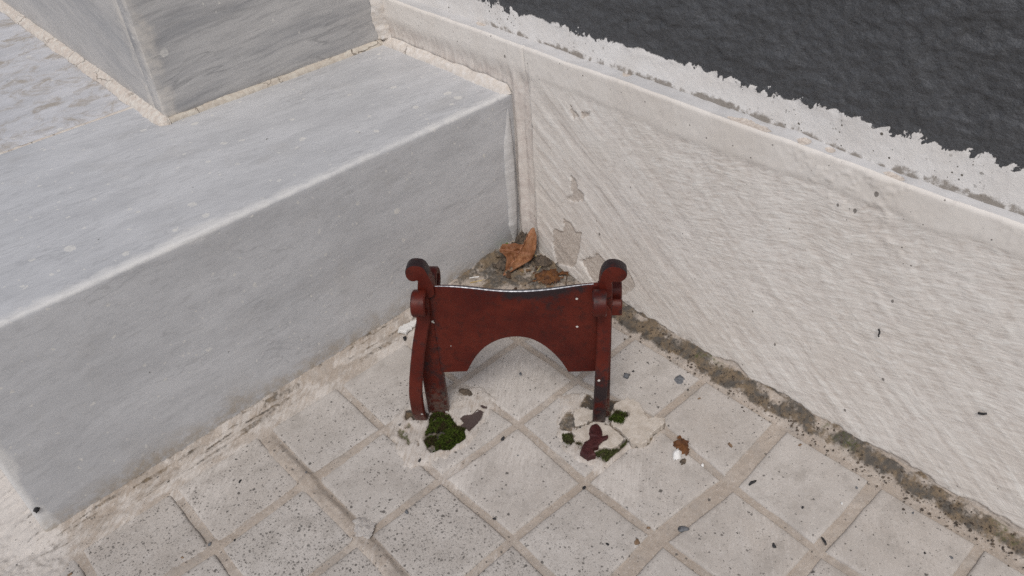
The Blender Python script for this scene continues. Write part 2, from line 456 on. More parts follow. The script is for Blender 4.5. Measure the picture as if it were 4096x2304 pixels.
M = {}
M['tile'] = mat_mineral('cement_tile', (0.460, 0.427, 0.394), (0.530, 0.497, 0.464), True)
M['mortar'] = mat_mineral('sandy_mortar', (0.40, 0.34, 0.285), (0.54, 0.485, 0.43), False)
M['marble'] = mat_marble('grey_marble', (0.478, 0.481, 0.492), (0.582, 0.585, 0.597), (9, 34, 34), (0, math.radians(3), math.radians(-4)), worn=(0.70, 0.69, 0.675))
M['marble_landing'] = mat_marble('stained_marble', (0.50, 0.50, 0.515), (0.61, 0.61, 0.63), (9, 34, 34), (0, 0, 0.1), stain=0.9, drips=0.2)
M['marble_dark'] = mat_marble('banded_marble', (0.31, 0.31, 0.317), (0.56, 0.545, 0.53), (3.0, 12, 34), (0, math.radians(4), 0), streak=1.3, worn=(0.62, 0.58, 0.53), drips=0.05)
M['marble_side'] = mat_marble('fanned_marble', (0.36, 0.36, 0.365), (0.54, 0.52, 0.50), (12, 4.0, 30), (math.radians(-14), 0, 0), streak=1.0, worn=(0.64, 0.60, 0.55), drips=0.05)
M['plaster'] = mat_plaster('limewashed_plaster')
M['ledge'] = mat_plaster('grey_ledge', (0.50, 0.495, 0.495), (0.60, 0.59, 0.585))  # plaster in a greyer, darker tone for the ledge top
M['upper'] = mat_upper('painted_stucco')
M['red'] = mat_redpaint('red_oxide_paint')
M['bead'] = mat_bead('cream_sealant', (0.62, 0.575, 0.50), (0.52, 0.46, 0.39))
M['joint'] = mat_bead('old_joint_mortar', (0.66, 0.62, 0.56), (0.55, 0.48, 0.42))
M['lime'] = mat_bead('lime_bead', (0.70, 0.665, 0.63), (0.60, 0.545, 0.49))
M['sealgrey'] = mat_simple('grey_sealant', (0.52, 0.51, 0.50), (0.60, 0.59, 0.58), 90, 0.7, 0.3)
M['steel'] = NT('rubbed_steel')
_n = M['steel'].noise(400, 3, 0.6, vec=M['steel'].vec((1, 1, 0.3)))
M['steel'] = M['steel'].done(M['steel'].mix(M['steel'].ramp(_n, 0.35, 0.65), (0.16, 0.165, 0.18), (0.36, 0.365, 0.385)), 0.38, None, 0.5, 0.75)
M['flake'] = mat_simple('limewashed_flake', (0.45, 0.395, 0.335), (0.57, 0.515, 0.455), 160, 0.85, 0.6, 0.0008)
M['moss'] = mat_moss('moss_green', (0.042, 0.026, 0.016), (0.020, 0.027, 0.007), (0.082, 0.122, 0.016))
M['moss2'] = mat_moss('moss_olive', (0.085, 0.068, 0.046), (0.035, 0.036, 0.016), (0.088, 0.105, 0.030))
M['weed'] = mat_simple('fresh_green', (0.07, 0.16, 0.012), (0.13, 0.28, 0.02), 300, 0.6, 0.3)
M['leaf'] = None
M['rust'] = mat_simple('rusty_litter', (0.16, 0.065, 0.02), (0.07, 0.032, 0.018), 170, 0.7, 0.8, 0.001)
M['scrap0'] = mat_simple('dead_leaf_dark', (0.045, 0.026, 0.016), (0.095, 0.055, 0.032), 300, 0.8, 0.5)
M['scrap1'] = mat_simple('dead_leaf_tan', (0.17, 0.105, 0.06), (0.27, 0.17, 0.10), 300, 0.8, 0.5)
M['maroon'] = mat_simple('maroon_paint', (0.040, 0.0105, 0.011), (0.068, 0.018, 0.018), 220, 0.5, 0.5)
M['soil'] = mat_simple('dark_soil', (0.055, 0.045, 0.037), (0.15, 0.115, 0.085), 260, 0.92, 0.8, 0.001)
M['black'] = mat_simple('black_grit', (0.020, 0.020, 0.022), (0.045, 0.044, 0.046), 400, 0.7, 0.5)
M['slate'] = mat_simple('grey_chip', (0.11, 0.115, 0.125), (0.17, 0.175, 0.185), 300, 0.75, 0.5)
M['brownbit'] = mat_simple('brown_bit', (0.16, 0.10, 0.06), (0.28, 0.19, 0.12), 300, 0.75, 0.4)
M['white'] = mat_simple('white_paint_chip', (0.70, 0.69, 0.67), (0.80, 0.79, 0.77), 220, 0.7, 0.4)
M['straw'] = mat_simple('dry_straw', (0.33, 0.24, 0.11), (0.50, 0.40, 0.20), 150, 0.7, 0.3)
M['greymortar'] = mat_simple('grey_mortar_lump', (0.40, 0.375, 0.355), (0.50, 0.465, 0.43), 300, 0.9, 0.8, 0.0012)
M['concrete'] = mat_simple('street_concrete', (0.30, 0.28, 0.26), (0.38, 0.36, 0.33), 8, 0.9, 0.4, 0.002)

N = NT('dry_leaf')
n1 = N.noise(60, 4, 0.6); n2 = N.noise(340, 3, 0.6)
c = N.mix(N.ramp(n1, 0.35, 0.7), (0.20, 0.080, 0.036), (0.35, 0.165, 0.078))
c = N.mix(N.math('MULTIPLY', N.ramp(n2, 0.5, 0.75), 0.4), c, (0.18, 0.09, 0.035))
a_ = N.attr('mask_a')
c = N.mix(N.math('MULTIPLY', a_[0], 0.5), c, (0.46, 0.24, 0.15))
c = N.mix(N.math('MULTIPLY', a_[1], 0.6), c, (0.17, 0.075, 0.028))
M['leaf'] = N.done(c, 0.62, N.bump(n2, 0.4, 0.0006), 0.35)

# ------------------------------------------------------------------ paving data (metres; origin = wall/step corner)
STEP_H = 0.2
STEP_L = 0.548
BX = [0.022, 0.1076, 0.1901, 0.2758, 0.359, 0.4504, 0.5346, 0.620, 0.705, 0.790, 0.875]   # joints running along y
AY = [0.030, 0.1156, 0.1964, 0.2843, 0.3676, 0.4588, 0.5427, 0.628, 0.713, 0.798, 0.883]  # joints running along x
NODE = {(4, 1): (0.3595, 0.1147), (3, 1): (0.278, 0.1131), (3, 2): (0.2762, 0.1953), (4, 2): (0.3583, 0.1957), (3, 3): (0.2738, 0.2836),
        (2, 3): (0.1924, 0.2864), (2, 4): (0.1912, 0.3641), (1, 4): (0.108, 0.373), (1, 5): (0.1138, 0.4584), (1, 3): (0.0963, 0.2835),
        (5, 1): (0.4504, 0.1191), (2, 2): (0.1862, 0.1973)}
HWB = {4: 0.0072, 0: 0.003}
HWA = {4: 0.0072, 5: 0.0052, 0: 0.002}
def node(i, j): return NODE.get((i, j), (BX[i], AY[j]))
def ground_tilt(x, y):
    return -0.030 * (np.clip(x, 0, 0.56) - 0.17) * np.clip(1 - np.maximum(y, 0) / 0.10, 0, 1)

P = dict(
 mossL=[(0.2417,0.1344),(0.2342,0.1313),(0.2281,0.1365),(0.2256,0.1424),(0.2282,0.1536),(0.2276,0.1607),(0.2248,0.1678),(0.2292,0.1705),(0.234,0.1778),(0.2426,0.1761),(0.2509,0.1776),(0.2571,0.1707),(0.2653,0.1688),(0.2653,0.1609),(0.2612,0.1521),(0.2555,0.1456),(0.2473,0.1415)],
 patchL=[(0.2221,0.1546),(0.2171,0.1544),(0.2097,0.1587),(0.2025,0.1574),(0.1992,0.163),(0.2083,0.1709),(0.2183,0.1723),(0.2252,0.1725),(0.2244,0.1682),(0.2268,0.1615),(0.2216,0.1605)],
 patchL2=[(0.1961,0.1552),(0.1933,0.1624),(0.1959,0.1636),(0.1981,0.1575)],
 hole1=[(0.2713,0.1242),(0.268,0.1234),(0.2648,0.1277),(0.2658,0.134),(0.2693,0.1387),(0.2702,0.1449),(0.2743,0.1472),(0.2746,0.1434),(0.2728,0.1392),(0.2746,0.1343),(0.274,0.1288)],
 hole2=[(0.264,0.1265),(0.2588,0.1243),(0.2578,0.1276),(0.2604,0.1301),(0.2642,0.1278)],
 hole3=[(0.265,0.1472),(0.2645,0.1487),(0.2682,0.154),(0.2689,0.1522)],
 dark1=[(0.2567,0.1168),(0.2517,0.1111),(0.247,0.1115),(0.2366,0.1289),(0.2408,0.1332),(0.246,0.1279),(0.2534,0.1256),(0.2522,0.1193),(0.2586,0.1203)],
 coatL=[(0.265,0.1061),(0.2489,0.1073),(0.2315,0.0958),(0.2092,0.1131),(0.1793,0.1323),(0.1778,0.1571),(0.1928,0.1696),(0.2222,0.1818),(0.2372,0.1867),(0.2563,0.18),(0.2705,0.1771),(0.294,0.1675),(0.2875,0.1452),(0.2783,0.1243)],
 flakeBig=[(0.1119,0.2472),(0.1044,0.2485),(0.0952,0.2506),(0.095,0.2604),(0.0976,0.2704),(0.1022,0.2749),(0.1037,0.2816),(0.0952,0.2883),(0.0933,0.2922),(0.0987,0.2958),(0.1061,0.2952),(0.1131,0.2949),(0.1256,0.2985),(0.1309,0.295),(0.1351,0.2897),(0.1324,0.28),(0.1309,0.2717),(0.13,0.2596),(0.1219,0.2588),(0.1157,0.257),(0.1147,0.2496)],
 flake2=[(0.1604,0.2415),(0.1535,0.2445),(0.1426,0.2467),(0.1345,0.2509),(0.1334,0.2561),(0.1337,0.2698),(0.1357,0.2805),(0.1461,0.2823),(0.1521,0.28),(0.1535,0.2758),(0.1582,0.271),(0.1578,0.2608),(0.1672,0.2503)],
 flake3=[(0.1481,0.2308),(0.1411,0.2255),(0.1342,0.2295),(0.1297,0.2384),(0.1287,0.2436),(0.1327,0.2467),(0.1421,0.2452),(0.1526,0.2414),(0.1556,0.2394)],
 mossR1=[(0.1296,0.255),(0.1201,0.2544),(0.1144,0.2551),(0.1131,0.2596),(0.1078,0.265),(0.1113,0.2687),(0.1168,0.2671),(0.122,0.2709),(0.1251,0.2687),(0.127,0.2648),(0.1271,0.2585)],
 mossR2=[(0.1682,0.2355),(0.1623,0.2405),(0.1599,0.2411),(0.1674,0.2501),(0.1727,0.2504),(0.1768,0.2501),(0.1758,0.2433)],
 mossR3=[(0.1678,0.2505),(0.1622,0.2563),(0.1684,0.2615),(0.1695,0.2575)],
 mossR4=[(0.1595,0.2715),(0.1452,0.2842),(0.1352,0.281),(0.132,0.2823),(0.1378,0.286),(0.1489,0.2861),(0.1644,0.2842),(0.1662,0.2797),(0.1659,0.2725)],
 gritR=[(0.1654,0.2264),(0.147,0.2205),(0.1423,0.2212),(0.1457,0.2282),(0.1599,0.2411),(0.1616,0.2383),(0.1646,0.2331)],
 darkR=[(0.133,0.2244),(0.1165,0.2187),(0.1169,0.2259),(0.1049,0.2395),(0.1011,0.2456),(0.1105,0.2466),(0.1169,0.2494),(0.1242,0.2544),(0.1311,0.239),(0.1293,0.2314)],
 coatR=[(0.1357,0.201),(0.116,0.2114),(0.102,0.2391),(0.0933,0.2504),(0.0967,0.2703),(0.1007,0.2806),(0.0921,0.2925),(0.1003,0.2971),(0.1259,0.3001),(0.137,0.2907),(0.1673,0.2868),(0.1746,0.2901),(0.1819,0.2692),(0.1814,0.251),(0.1762,0.2371),(0.165,0.2237)],
 stub=[(0.14,0.2508),(0.1399,0.2565),(0.1433,0.262),(0.148,0.266),(0.1437,0.2684),(0.145,0.2705),(0.1543,0.2702),(0.1595,0.2715),(0.1655,0.2701),(0.1682,0.2767),(0.1752,0.2741),(0.176,0.265),(0.1639,0.2594),(0.1582,0.2604),(0.15,0.2521),(0.1444,0.2498)],
)
def wob(x, y, s=0.0016, f=150, seed=40):
    return x + s * 2 * (fbm(x * f, y * f, seed, 3) - 0.5), y + s * 2 * (fbm(x * f, y * f, seed + 9, 3) - 0.5)
def near(poly, x, y, pad=0.02):
    p = np.array(poly)
    return (x > p[:, 0].min() - pad) & (x < p[:, 0].max() + pad) & (y > p[:, 1].min() - pad) & (y < p[:, 1].max() + pad)
def pdist(nm, x, y, s=0.0012):
    """signed distance to a ground polygon with a frayed edge"""
    d = np.full(x.shape, 0.05)
    k = near(P[nm], x, y, 0.03)
    if k.any():
        xx, yy = wob(x[k], y[k], s)
        d[k] = sdf_poly(P[nm], xx, yy)
    return d

def ground_fields(x, y):
    """height of the mortar sheet and the colour masks, for any ground point"""
    n_lo = fbm(x * 14, y * 14, 1, 4)
    n_md = fbm(x * 60, y * 60, 5, 4)
    n_hi = fbm(x * 260, y * 260, 9, 4)
    n_g = fbm(x * 520, y * 520, 15, 2)
    h = -0.0026 + 0.0016 * (n_hi - 0.5) + 0.0012 * (n_md - 0.5)
    # widest joint is overfilled into a low ridge
    r = np.abs(x - 0.3615 + 0.004 * (n_lo - 0.5))
    ridge = 0.0036 * sst(0.010, 0.003, r) * (0.5 + n_md) * sst(0.03, 0.06, y)
    h = h + ridge
    joint2 = sst(0.009, 0.004, np.abs(y - 0.1156)) * sst(0.22, 0.3, x) * 0.0028
    h = h + joint2 * (0.6 + 0.6 * n_md)
    dirt = np.zeros_like(x); moss = np.zeros_like(x); white = 0.30 + 0.5 * (n_lo - 0.5)
    sand = np.full_like(x, 0.55); maroon = np.zeros_like(x); pore = np.zeros_like(x)
    # fillet of mortar along the foot of the step
    yf = 0.0062 + 0.007 * (fbm(x * 26, y * 6, 21, 3) - 0.3)
    onstep = sst(0.60, 0.54, x)
    fil = np.clip(1 - np.maximum(y, 0) / np.maximum(yf, 0.003), 0, 1)
    band = sst(0.034, 0.022, y + 0.016 * (n_md - 0.5) + 0.008 * (n_lo - 0.5))
    lay = fbm(x * 22, y * 330, 27, 3) - 0.5
    hf = 0.0072 * fil ** 0.8 + 0.0020 * band + (0.0026 * (n_hi - 0.45) + 0.0022 * (n_md - 0.5) + 0.0030 * lay) * np.maximum(fil > 0, 0.55 * band)
    h = np.where(y < 0.034, np.maximum(h, hf * onstep + h * (1 - onstep)), h)
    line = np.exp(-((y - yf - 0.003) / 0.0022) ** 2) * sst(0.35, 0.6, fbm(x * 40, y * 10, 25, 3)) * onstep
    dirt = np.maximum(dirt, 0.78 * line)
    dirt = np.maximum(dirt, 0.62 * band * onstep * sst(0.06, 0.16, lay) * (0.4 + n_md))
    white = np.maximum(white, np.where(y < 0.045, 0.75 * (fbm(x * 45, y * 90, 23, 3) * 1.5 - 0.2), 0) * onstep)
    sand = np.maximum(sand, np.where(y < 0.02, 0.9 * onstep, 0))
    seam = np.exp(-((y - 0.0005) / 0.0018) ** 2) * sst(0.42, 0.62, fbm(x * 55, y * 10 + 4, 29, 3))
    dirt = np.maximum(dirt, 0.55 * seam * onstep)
    # coarse whitewashed rendering beyond the end of the step
    rough = sst(0.515, 0.553, x + 0.035 * (n_lo - 0.5) - 0.35 * np.clip(y - 0.02, 0, 1) )
    h = np.where(rough > 0.02, np.maximum(h, -0.002 + rough * (0.0035 + 0.006 * (n_md - 0.4) + 0.005 * (n_hi - 0.5))), h)
    white = np.maximum(white, 1.0 * rough)
    sand = sand * (1 - 0.6 * rough)
    # litter-filled corner
    cor = blob(x, y, 0.012, 0.022, 0.050)
    cov = sst(0.155, 0.09, np.hypot(x * 0.95, y) + 0.03 * (n_lo - 0.5))
    h = np.where(cov > 0.02, np.maximum(h, cov * (0.0022 + 0.0030 * (n_md - 0.4) + 0.0012 * (n_hi - 0.5))), h)
    h = h + cor * (0.010 + 0.012 * (n_md - 0.4) + 0.006 * (n_hi - 0.5))
    white = np.maximum(white, 0.45 * cov)
    tri = np.clip(blob(x, y, 0.03, 0.03, 0.055) + 0.8 * blob(x, y, 0.075, 0.012, 0.03) + 0.8 * blob(x, y, 0.008, 0.09, 0.04), 0, 1.2)
    white = white * (1 - 0.75 * np.clip(tri, 0, 1))
    sand = np.maximum(sand, 0.8 * np.clip(tri, 0, 1))
    dirt = np.maximum(dirt, np.clip(tri, 0, 1) * np.clip(0.46 + 1.4 * (n_md - 0.42) + 0.35 * cor, 0, 0.95))
    # dirt and rubble strip along the foot of the wall
    wst = 0.0140 + 0.024 * (fbm(y * 11, x * 5, 33, 3) - 0.5) + 0.008 * (n_md - 0.5)
    st = sst(wst + 0.007, wst - 0.004, x) * sst(0.06, 0.16, y + 0.03 * (n_lo - 0.5))
    hs_ = 0.0012 + 0.007 * np.clip(1 - x / 0.013, 0, 1.5) + 0.0048 * (n_md - 0.5) + 0.0045 * (n_hi - 0.5)
    h = np.where(st > 0.02, np.maximum(h, -0.003 + st * (0.003 + hs_)), h)
    dk = np.exp(-((x - 0.010) / 0.0075) ** 2)
    dirt = np.maximum(dirt, st * np.clip(0.46 + 0.55 * dk + 2.0 * (n_md - 0.5), 0, 1))
    moss = np.maximum(moss, st * np.clip(0.06 + 1.5 * (fbm(x * 45, y * 45, 37, 3) - 0.52), 0, 0.8))
    sand = np.maximum(sand, 0.9 * sst(0.006, 0.0, x))
    # limewash coats round the feet of the scraper
    coat = np.minimum(pdist('coatL', x, y, 0.004), pdist('coatR', x, y, 0.003))
    incoat = sst(0.0045, -0.005, coat + 0.006 * (n_md - 0.5))
    h = np.where(coat < 0.008, np.maximum(h, -0.003 + incoat * (0.0048 + 0.0024 * (n_md - 0.5) + 0.0008 * (n_hi - 0.5))), h)
    white = np.maximum(white, (0.60 + 0.5 * (n_md - 0.5)) * sst(0.016, -0.006, coat))
    sand = np.where(coat < 0, 0.15, sand)
    for nm, dep, dd, mm, mr in (('mossL', .0030, .85, .5, 0), ('patchL', .0024, 0, 0, 1.0), ('patchL2', .002, 0, 0, 1.0), ('hole1', .0022, .55, .62, .3), ('hole2', .002, .6, .6, .3),
                                ('hole3', .0018, .8, 0, .2), ('dark1', .0026, 1.0, 0, .8), ('mossR1', .0026, .7, .5, 0), ('mossR2', .0024, .7, .7, 0),  # dark1, darkR: soil blackened under the feet to paint in contact shade
                                ('mossR3', .0022, .7, .6, 0), ('mossR4', .0022, .62, .62, 0), ('gritR', .002, .75, .35, 0), ('darkR', .0026, 1.0, 0, .75)):
        d = pdist(nm, x, y)
        k = sst(0.0007, -0.0007, d)
        h = h - dep * k * (0.8 + 0.5 * (n_hi - 0.5))
        dirt = np.maximum(dirt * (1 - k * (mr > .9)), dd * k); moss = np.maximum(moss, mm * k); maroon = np.maximum(maroon, mr * k)
        white = white * (1 - k)
    for nm in ('flakeBig', 'flake2', 'flake3'):
        dd_ = np.abs(pdist(nm, x, y, 0.0004))
        dirt = np.maximum(dirt, 0.85 * sst(0.0022, 0.0006, dd_))
    # soil rubbed in round the feet, deepened as painted contact shade, and soft stains
    soil_shade = np.clip(1 - np.minimum(np.abs(pdist('mossL', x, y)), np.abs(pdist('darkR', x, y))) / 0.006, 0, 1)
    dirt = np.maximum(dirt, 0.55 * soil_shade * (0.3 + n_md))
    dirt = np.maximum(dirt, 0.62 * blob(x, y, 0.205, 0.130, 0.026) * (n_md + 0.1))  # stain behind the blade, coloured darker to include its soft shade
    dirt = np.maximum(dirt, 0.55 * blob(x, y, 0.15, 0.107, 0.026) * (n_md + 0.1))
    # brushed-over limewash on the tiles around
    for cx, cy, rr, aa in ((.19, .16, .08, .62), (.13, .15, .07, .5), (.262, .200, .032, .75), (.17, .305, .035, .8), (.305, .135, .03, .5), (.20, .225, .05, .7), (.34, .07, .04, .55), (.235, .31, .03, .35), (.08, .20, .05, .5), (.105, .335, .028, .6), (.43, .055, .05, .6), (.30, .05, .05, .6)):
        white = np.maximum(white, aa * blob(x, y, cx, cy, rr) + 0.25 * (n_lo - 0.5))
    sand = np.maximum(sand, 0.75 * blob(x, y, 0.07, 0.32, 0.05) + 0.7 * blob(x, y, 0.06, 0.22, 0.04) + 0.8 * blob(x, y, 0.13, 0.43, 0.05) + 0.6 * blob(x, y, 0.22, 0.33, 0.03) + 0.7 * blob(x, y, 0.38, 0.15, 0.06))
    pore = np.clip(sst(0.08, 0.36, x * 0.9 + 0.12 * (y > 0.2) * 0) * 0.85 + 0.15, 0, 1) * sst(0.05, 0.12, y + 0.3 * np.clip(x - 0.2, 0, 1)) * (0.45 + 1.1 * n_lo)
    return h + ground_tilt(x, y), (dirt, moss, white), (sand, maroon, pore)

def height_at(x, y):
    """top of whatever paving is there (tile tops lie at the tilt plane)"""
    xa = np.array([x], float); ya = np.array([y], float)
    h, _, _ = ground_fields(xa, ya)
    return float(max(h[0], ground_tilt(xa, ya)[0] - 0.0004))

# ------------------------------------------------------------------ ground sheet and paving
gx = np.array([-30.0, 30.0]); 
X, Y = np.meshgrid(np.linspace(-30, 30, 13), np.linspace(-30, 30, 13), indexing='ij')
g = link('ground', grid_mesh('ground', X, Y, np.full_like(X, -0.045)), M['concrete'])
tag(g, kind='structure')

def axis(lo, a, b, hi, fine, coarse):
    return np.concatenate([np.arange(lo, a, coarse), np.arange(a, b, fine), np.arange(b, hi + coarse, coarse)])
xs = axis(-0.03, -0.03, 0.64, 0.90, 0.0014, 0.01)
ys = axis(-0.45, -0.13, 0.62, 0.90, 0.0014, 0.01)
X, Y = np.meshgrid(xs, ys, indexing='ij')
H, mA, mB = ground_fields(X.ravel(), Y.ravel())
under = (X.ravel() < STEP_L - 0.004) & (Y.ravel() < -0.004)
H = np.where(under, -0.03, H)
me = grid_mesh('pavement', X, Y, H.reshape(X.shape))
sandm = np.maximum(mB[0], 0.75 * (1 - np.clip(mA[2] * 1.2 - 0.3, 0, 1)))
jw = np.maximum(np.maximum(sst(0.49, 0.55, X.ravel()), sst(0.05, 0.03, Y.ravel())), np.maximum(sst(0.16, 0.1, np.hypot(X.ravel(), Y.ravel())), sst(0.012, -0.002, np.minimum(pdist('coatL', X.ravel(), Y.ravel()), pdist('coatR', X.ravel(), Y.ravel())))))
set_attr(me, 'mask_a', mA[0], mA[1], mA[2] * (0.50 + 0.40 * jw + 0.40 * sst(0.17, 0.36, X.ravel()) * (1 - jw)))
set_attr(me, 'mask_b', sandm, mB[1], mB[2] * 0.25)
pave = link('pavement', me, M['mortar'])
tag(pave, kind='structure')

def tile_mesh(i, j):
    hw = lambda tb, k: tb.get(k, 0.0036)
    q = [node(i, j), node(i + 1, j), node(i + 1, j + 1), node(i, j + 1)]
    n = 26
    m_ = 0.0022
    u = np.concatenate([[0.0, 0.012, 0.03], np.linspace(0.07, 0.93, n - 6), [0.97, 0.988, 1.0]])
    Uu, Vv = np.meshgrid(u, u, indexing='ij')
    L = 0.085
    lo_x, hi_x = hw(HWB, i) / L, 1 - hw(HWB, i + 1) / L
    lo_y, hi_y = hw(HWA, j) / L, 1 - hw(HWA, j + 1) / L
    uu = lo_x + Uu * (hi_x - lo_x); vv = lo_y + Vv * (hi_y - lo_y)
    x = (1 - uu) * (1 - vv) * q[0][0] + uu * (1 - vv) * q[1][0] + uu * vv * q[2][0] + (1 - uu) * vv * q[3][0]
    y = (1 - uu) * (1 - vv) * q[0][1] + uu * (1 - vv) * q[1][1] + uu * vv * q[2][1] + (1 - uu) * vv * q[3][1]
    ed = np.minimum(np.minimum(Uu, 1 - Uu), np.minimum(Vv, 1 - Vv))
    wgt = sst(0.10, 0.0, ed)
    x = x + wgt * 0.0018 * (fbm(x * 55, y * 55, 60, 3) - 0.5); y = y + wgt * 0.0018 * (fbm(x * 55, y * 55, 70, 3) - 0.5)
    r = random.Random(i * 31 + j)
    z = r.uniform(-0.0006, 0.0004) + (Uu - .5) * r.uniform(-0.0009, 0.0009) + (Vv - .5) * r.uniform(-0.0009, 0.0009)
    z = z + 0.0006 * (fbm(x * 45, y * 45, 80, 3) - 0.5)
    z = z - 0.0009 * sst(0.026, 0.0, ed) - 0.0006 * (ed <= 0)
    z = z + ground_tilt(x, y)
    V = np.stack([x, y, z], -1).reshape(-1, 3)
    Q = grid_quads(n, n)
    idx = np.arange(n * n).reshape(n, n)
    loop = np.concatenate([idx[:-1, 0], idx[-1, :-1], idx[:0:-1, -1], idx[0, :0:-1]])
    base = V[loop].copy(); base[:, 2] -= 0.012
    b0 = len(V); nl = len(loop)
    V = np.concatenate([V, base])
    k = np.arange(nl); k2 = (k + 1) % nl
    Q = np.concatenate([Q, np.stack([loop[k2], loop[k], b0 + k, b0 + k2], -1)])
    me = raw_mesh('tile', V, Q)
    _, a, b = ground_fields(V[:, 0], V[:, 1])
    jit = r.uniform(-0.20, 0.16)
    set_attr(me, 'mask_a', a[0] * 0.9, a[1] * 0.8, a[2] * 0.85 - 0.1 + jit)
    set_attr(me, 'mask_b', np.clip(b[0] - 0.50 + jit, 0, 1), b[1], b[2] * r.uniform(0.5, 1.3))
    return me
for i in range(len(BX) - 1):
    for j in range(len(AY) - 1):
        link('tile', tile_mesh(i, j), M['tile'], pave)

# ------------------------------------------------------------------ house wall (plinth, ledge, upper wall, corner strip)
PL_H = 0.256
wall = empty('house_wall', (-0.1, 0.2, 0.0))
tag(wall, 'rendered house wall with combed white plinth below charcoal paint', 'wall')
CHIP = dict(
 A=[(0.0878,0.2142),(0.0905,0.2094),(0.0986,0.2048),(0.0904,0.2006),(0.0886,0.2073)],
 B=[(0.1022,0.2117),(0.112,0.2141),(0.1111,0.2075),(0.1022,0.2052)],
 C=[(0.0865,0.1364),(0.0942,0.1329),(0.0951,0.1235),(0.1056,0.1213),(0.1037,0.1123),(0.09,0.1064),(0.0779,0.103),(0.0881,0.114),(0.0863,0.1216)],
 D=[(0.0579,0.057),(0.0728,0.0603),(0.0753,0.0775),(0.0835,0.0777),(0.0915,0.069),(0.1015,0.0719),(0.0974,0.0485),(0.09,0.02),(0.0609,0.0109),(0.055,0.037)],
 E=[(0.0992,0.0326),(0.1249,0.0568),(0.145,0.045),(0.1657,0.0551),(0.1761,0.0409),(0.1572,0.0125),(0.1214,0.0103)],
)
def plinth_fields(y, z):
    n_lo = fbm(y * 9, z * 9, 101, 3)
    n_md = fbm(y * 50, z * 50, 105, 4)
    n_hi = fbm(y * 240, z * 240, 109, 3)
    x = 0.0016 * (n_lo - 0.5) + 0.0009 * (n_md - 0.5) + 0.0004 * (n_hi - 0.5)
    # comb ridges: fine ones climbing with y, broad brush swathes falling with y
    wy = y + 0.016 * (fbm(y * 16, z * 16, 121, 2) - 0.5); wz = z + 0.016 * (fbm(y * 16, z * 16, 125, 2) - 0.5)
    a1 = math.radians(17); s1 = -wy * math.sin(a1) + wz * math.cos(a1); t1 = wy * math.cos(a1) + wz * math.sin(a1)
    a2 = math.radians(-35); s2 = -wy * math.sin(a2) + wz * math.cos(a2); t2 = wy * math.cos(a2) + wz * math.sin(a2)
    fine_ = fbm(t1 * 38, s1 * 215, 131, 2) - 0.5
    broad = fbm(t2 * 9, s2 * 95, 141, 3) - 0.5
    topl = 0.2270 + 0.012 * (fbm(y * 14, z * 4, 151, 3) - 0.5) - 0.03 * sst(0.30, 0.40, y) * (fbm(y * 30, z * 30, 155, 2) - 0.4)
    comb = sst(topl + 0.004, topl - 0.004, z) * sst(0.026, 0.036, y + 0.004 * (n_md - 0.5))
    right = sst(0.12, 0.30, y + 0.4 * (z - 0.1))
    x = x + comb * (0.0006 * fine_ * (0.35 + 0.75 * right) + 0.0014 * broad * (1 - 0.5 * right) - 0.0009)
    # scattered trowel blobs near the top on the right
    bl = sst(0.50, 0.72, fbm(y * 150, z * 210, 161, 3)) * sst(0.28, 0.36, y) * sst(0.18, 0.215, z) * sst(0.42, 0.6, fbm(y * 26, z * 26, 165, 2))
    x = x + 0.0008 * bl
    # set-back corner strip next to the step
    strip = sst(0.0305, 0.0285, y + 0.0035 * (fbm(z * 40, y * 10, 171, 3) - 0.5) - 0.025 * np.clip(0.10 - z, 0, 1) * 0.9) * sst(0.236, 0.212, z)
    x = x - strip * (0.0040 + 0.0030 * (fbm(y * 200, z * 18, 175, 3) - 0.5))
    x = x + strip * 0.0045 * np.clip(1 - np.abs(y - 0.009) / 0.008, 0, 1)
    crack = np.exp(-((y - 0.0300 - 0.0022 * (fbm(z * 60, z * 0, 177, 3) - 0.5) - 0.022 * np.clip(0.10 - z, 0, 1)) / 0.0009) ** 2) * sst(0.25, 0.215, z)
    x = x - 0.0022 * crack
    foot0 = sst(0.010, 0.004, z + 0.016 * (fbm(y * 34, z * 20, 181, 3) - 0.5)) * sst(0.09, 0.15, y) * (0.5 + n_md)
    dirt = 0.50 * crack * (0.5 + n_md) + 0.55 * sst(0.03, 0.004, z + 0.035 * (n_md - 0.5)) * sst(0.03, 0.12, y)
    dirt = np.maximum(dirt, 0.62 * foot0)
    dirt = np.maximum(dirt, 0.85 * sst(0.055, 0.0, z + 0.03 * (n_md - 0.5)) * sst(0.05, 0.02, y))
    # old brown render showing under the flaked foot of the limewash
    foot = sst(0.013, 0.008, z + 0.020 * (fbm(y * 34, z * 20, 181, 3) - 0.5)) * sst(0.09, 0.15, y)
    chip = np.maximum(0, foot)
    for nm, pl in CHIP.items():
        k = near(pl, y, z, 0.01)
        if k.any():
            yy = y[k] + 0.004 * (fbm(y[k] * 130, z[k] * 130, 191, 3) - 0.5); zz = z[k] + 0.004 * (fbm(y[k] * 130, z[k] * 130, 195, 3) - 0.5)
            chip[k] = np.maximum(chip[k], sst(0.0045, -0.0045, sdf_poly(pl, yy, zz)))
    x = x - 0.0014 * sst(0.45, 0.55, chip)
    edge_r = 0.0028
    dz = np.clip(z - (PL_H - edge_r), 0, edge_r)
    x = x - (edge_r - np.sqrt(np.maximum(edge_r ** 2 - dz ** 2, 0))) * 0.8
    seam = np.exp(-((y - 0.0245 - 0.001 * np.sin(z * 90)) / 0.0011) ** 2) * sst(0.205, 0.225, z)
    x = x - 0.0016 * seam
    left = sst(0.0245, 0.0235, y) * sst(0.205, 0.225, z)
    valley = comb * np.clip(0.5 - 3.2 * (0.6 * fine_ * (0.35 + .75 * right) + 0.8 * broad * (1 - .45 * right)), 0, 1) * 0.75
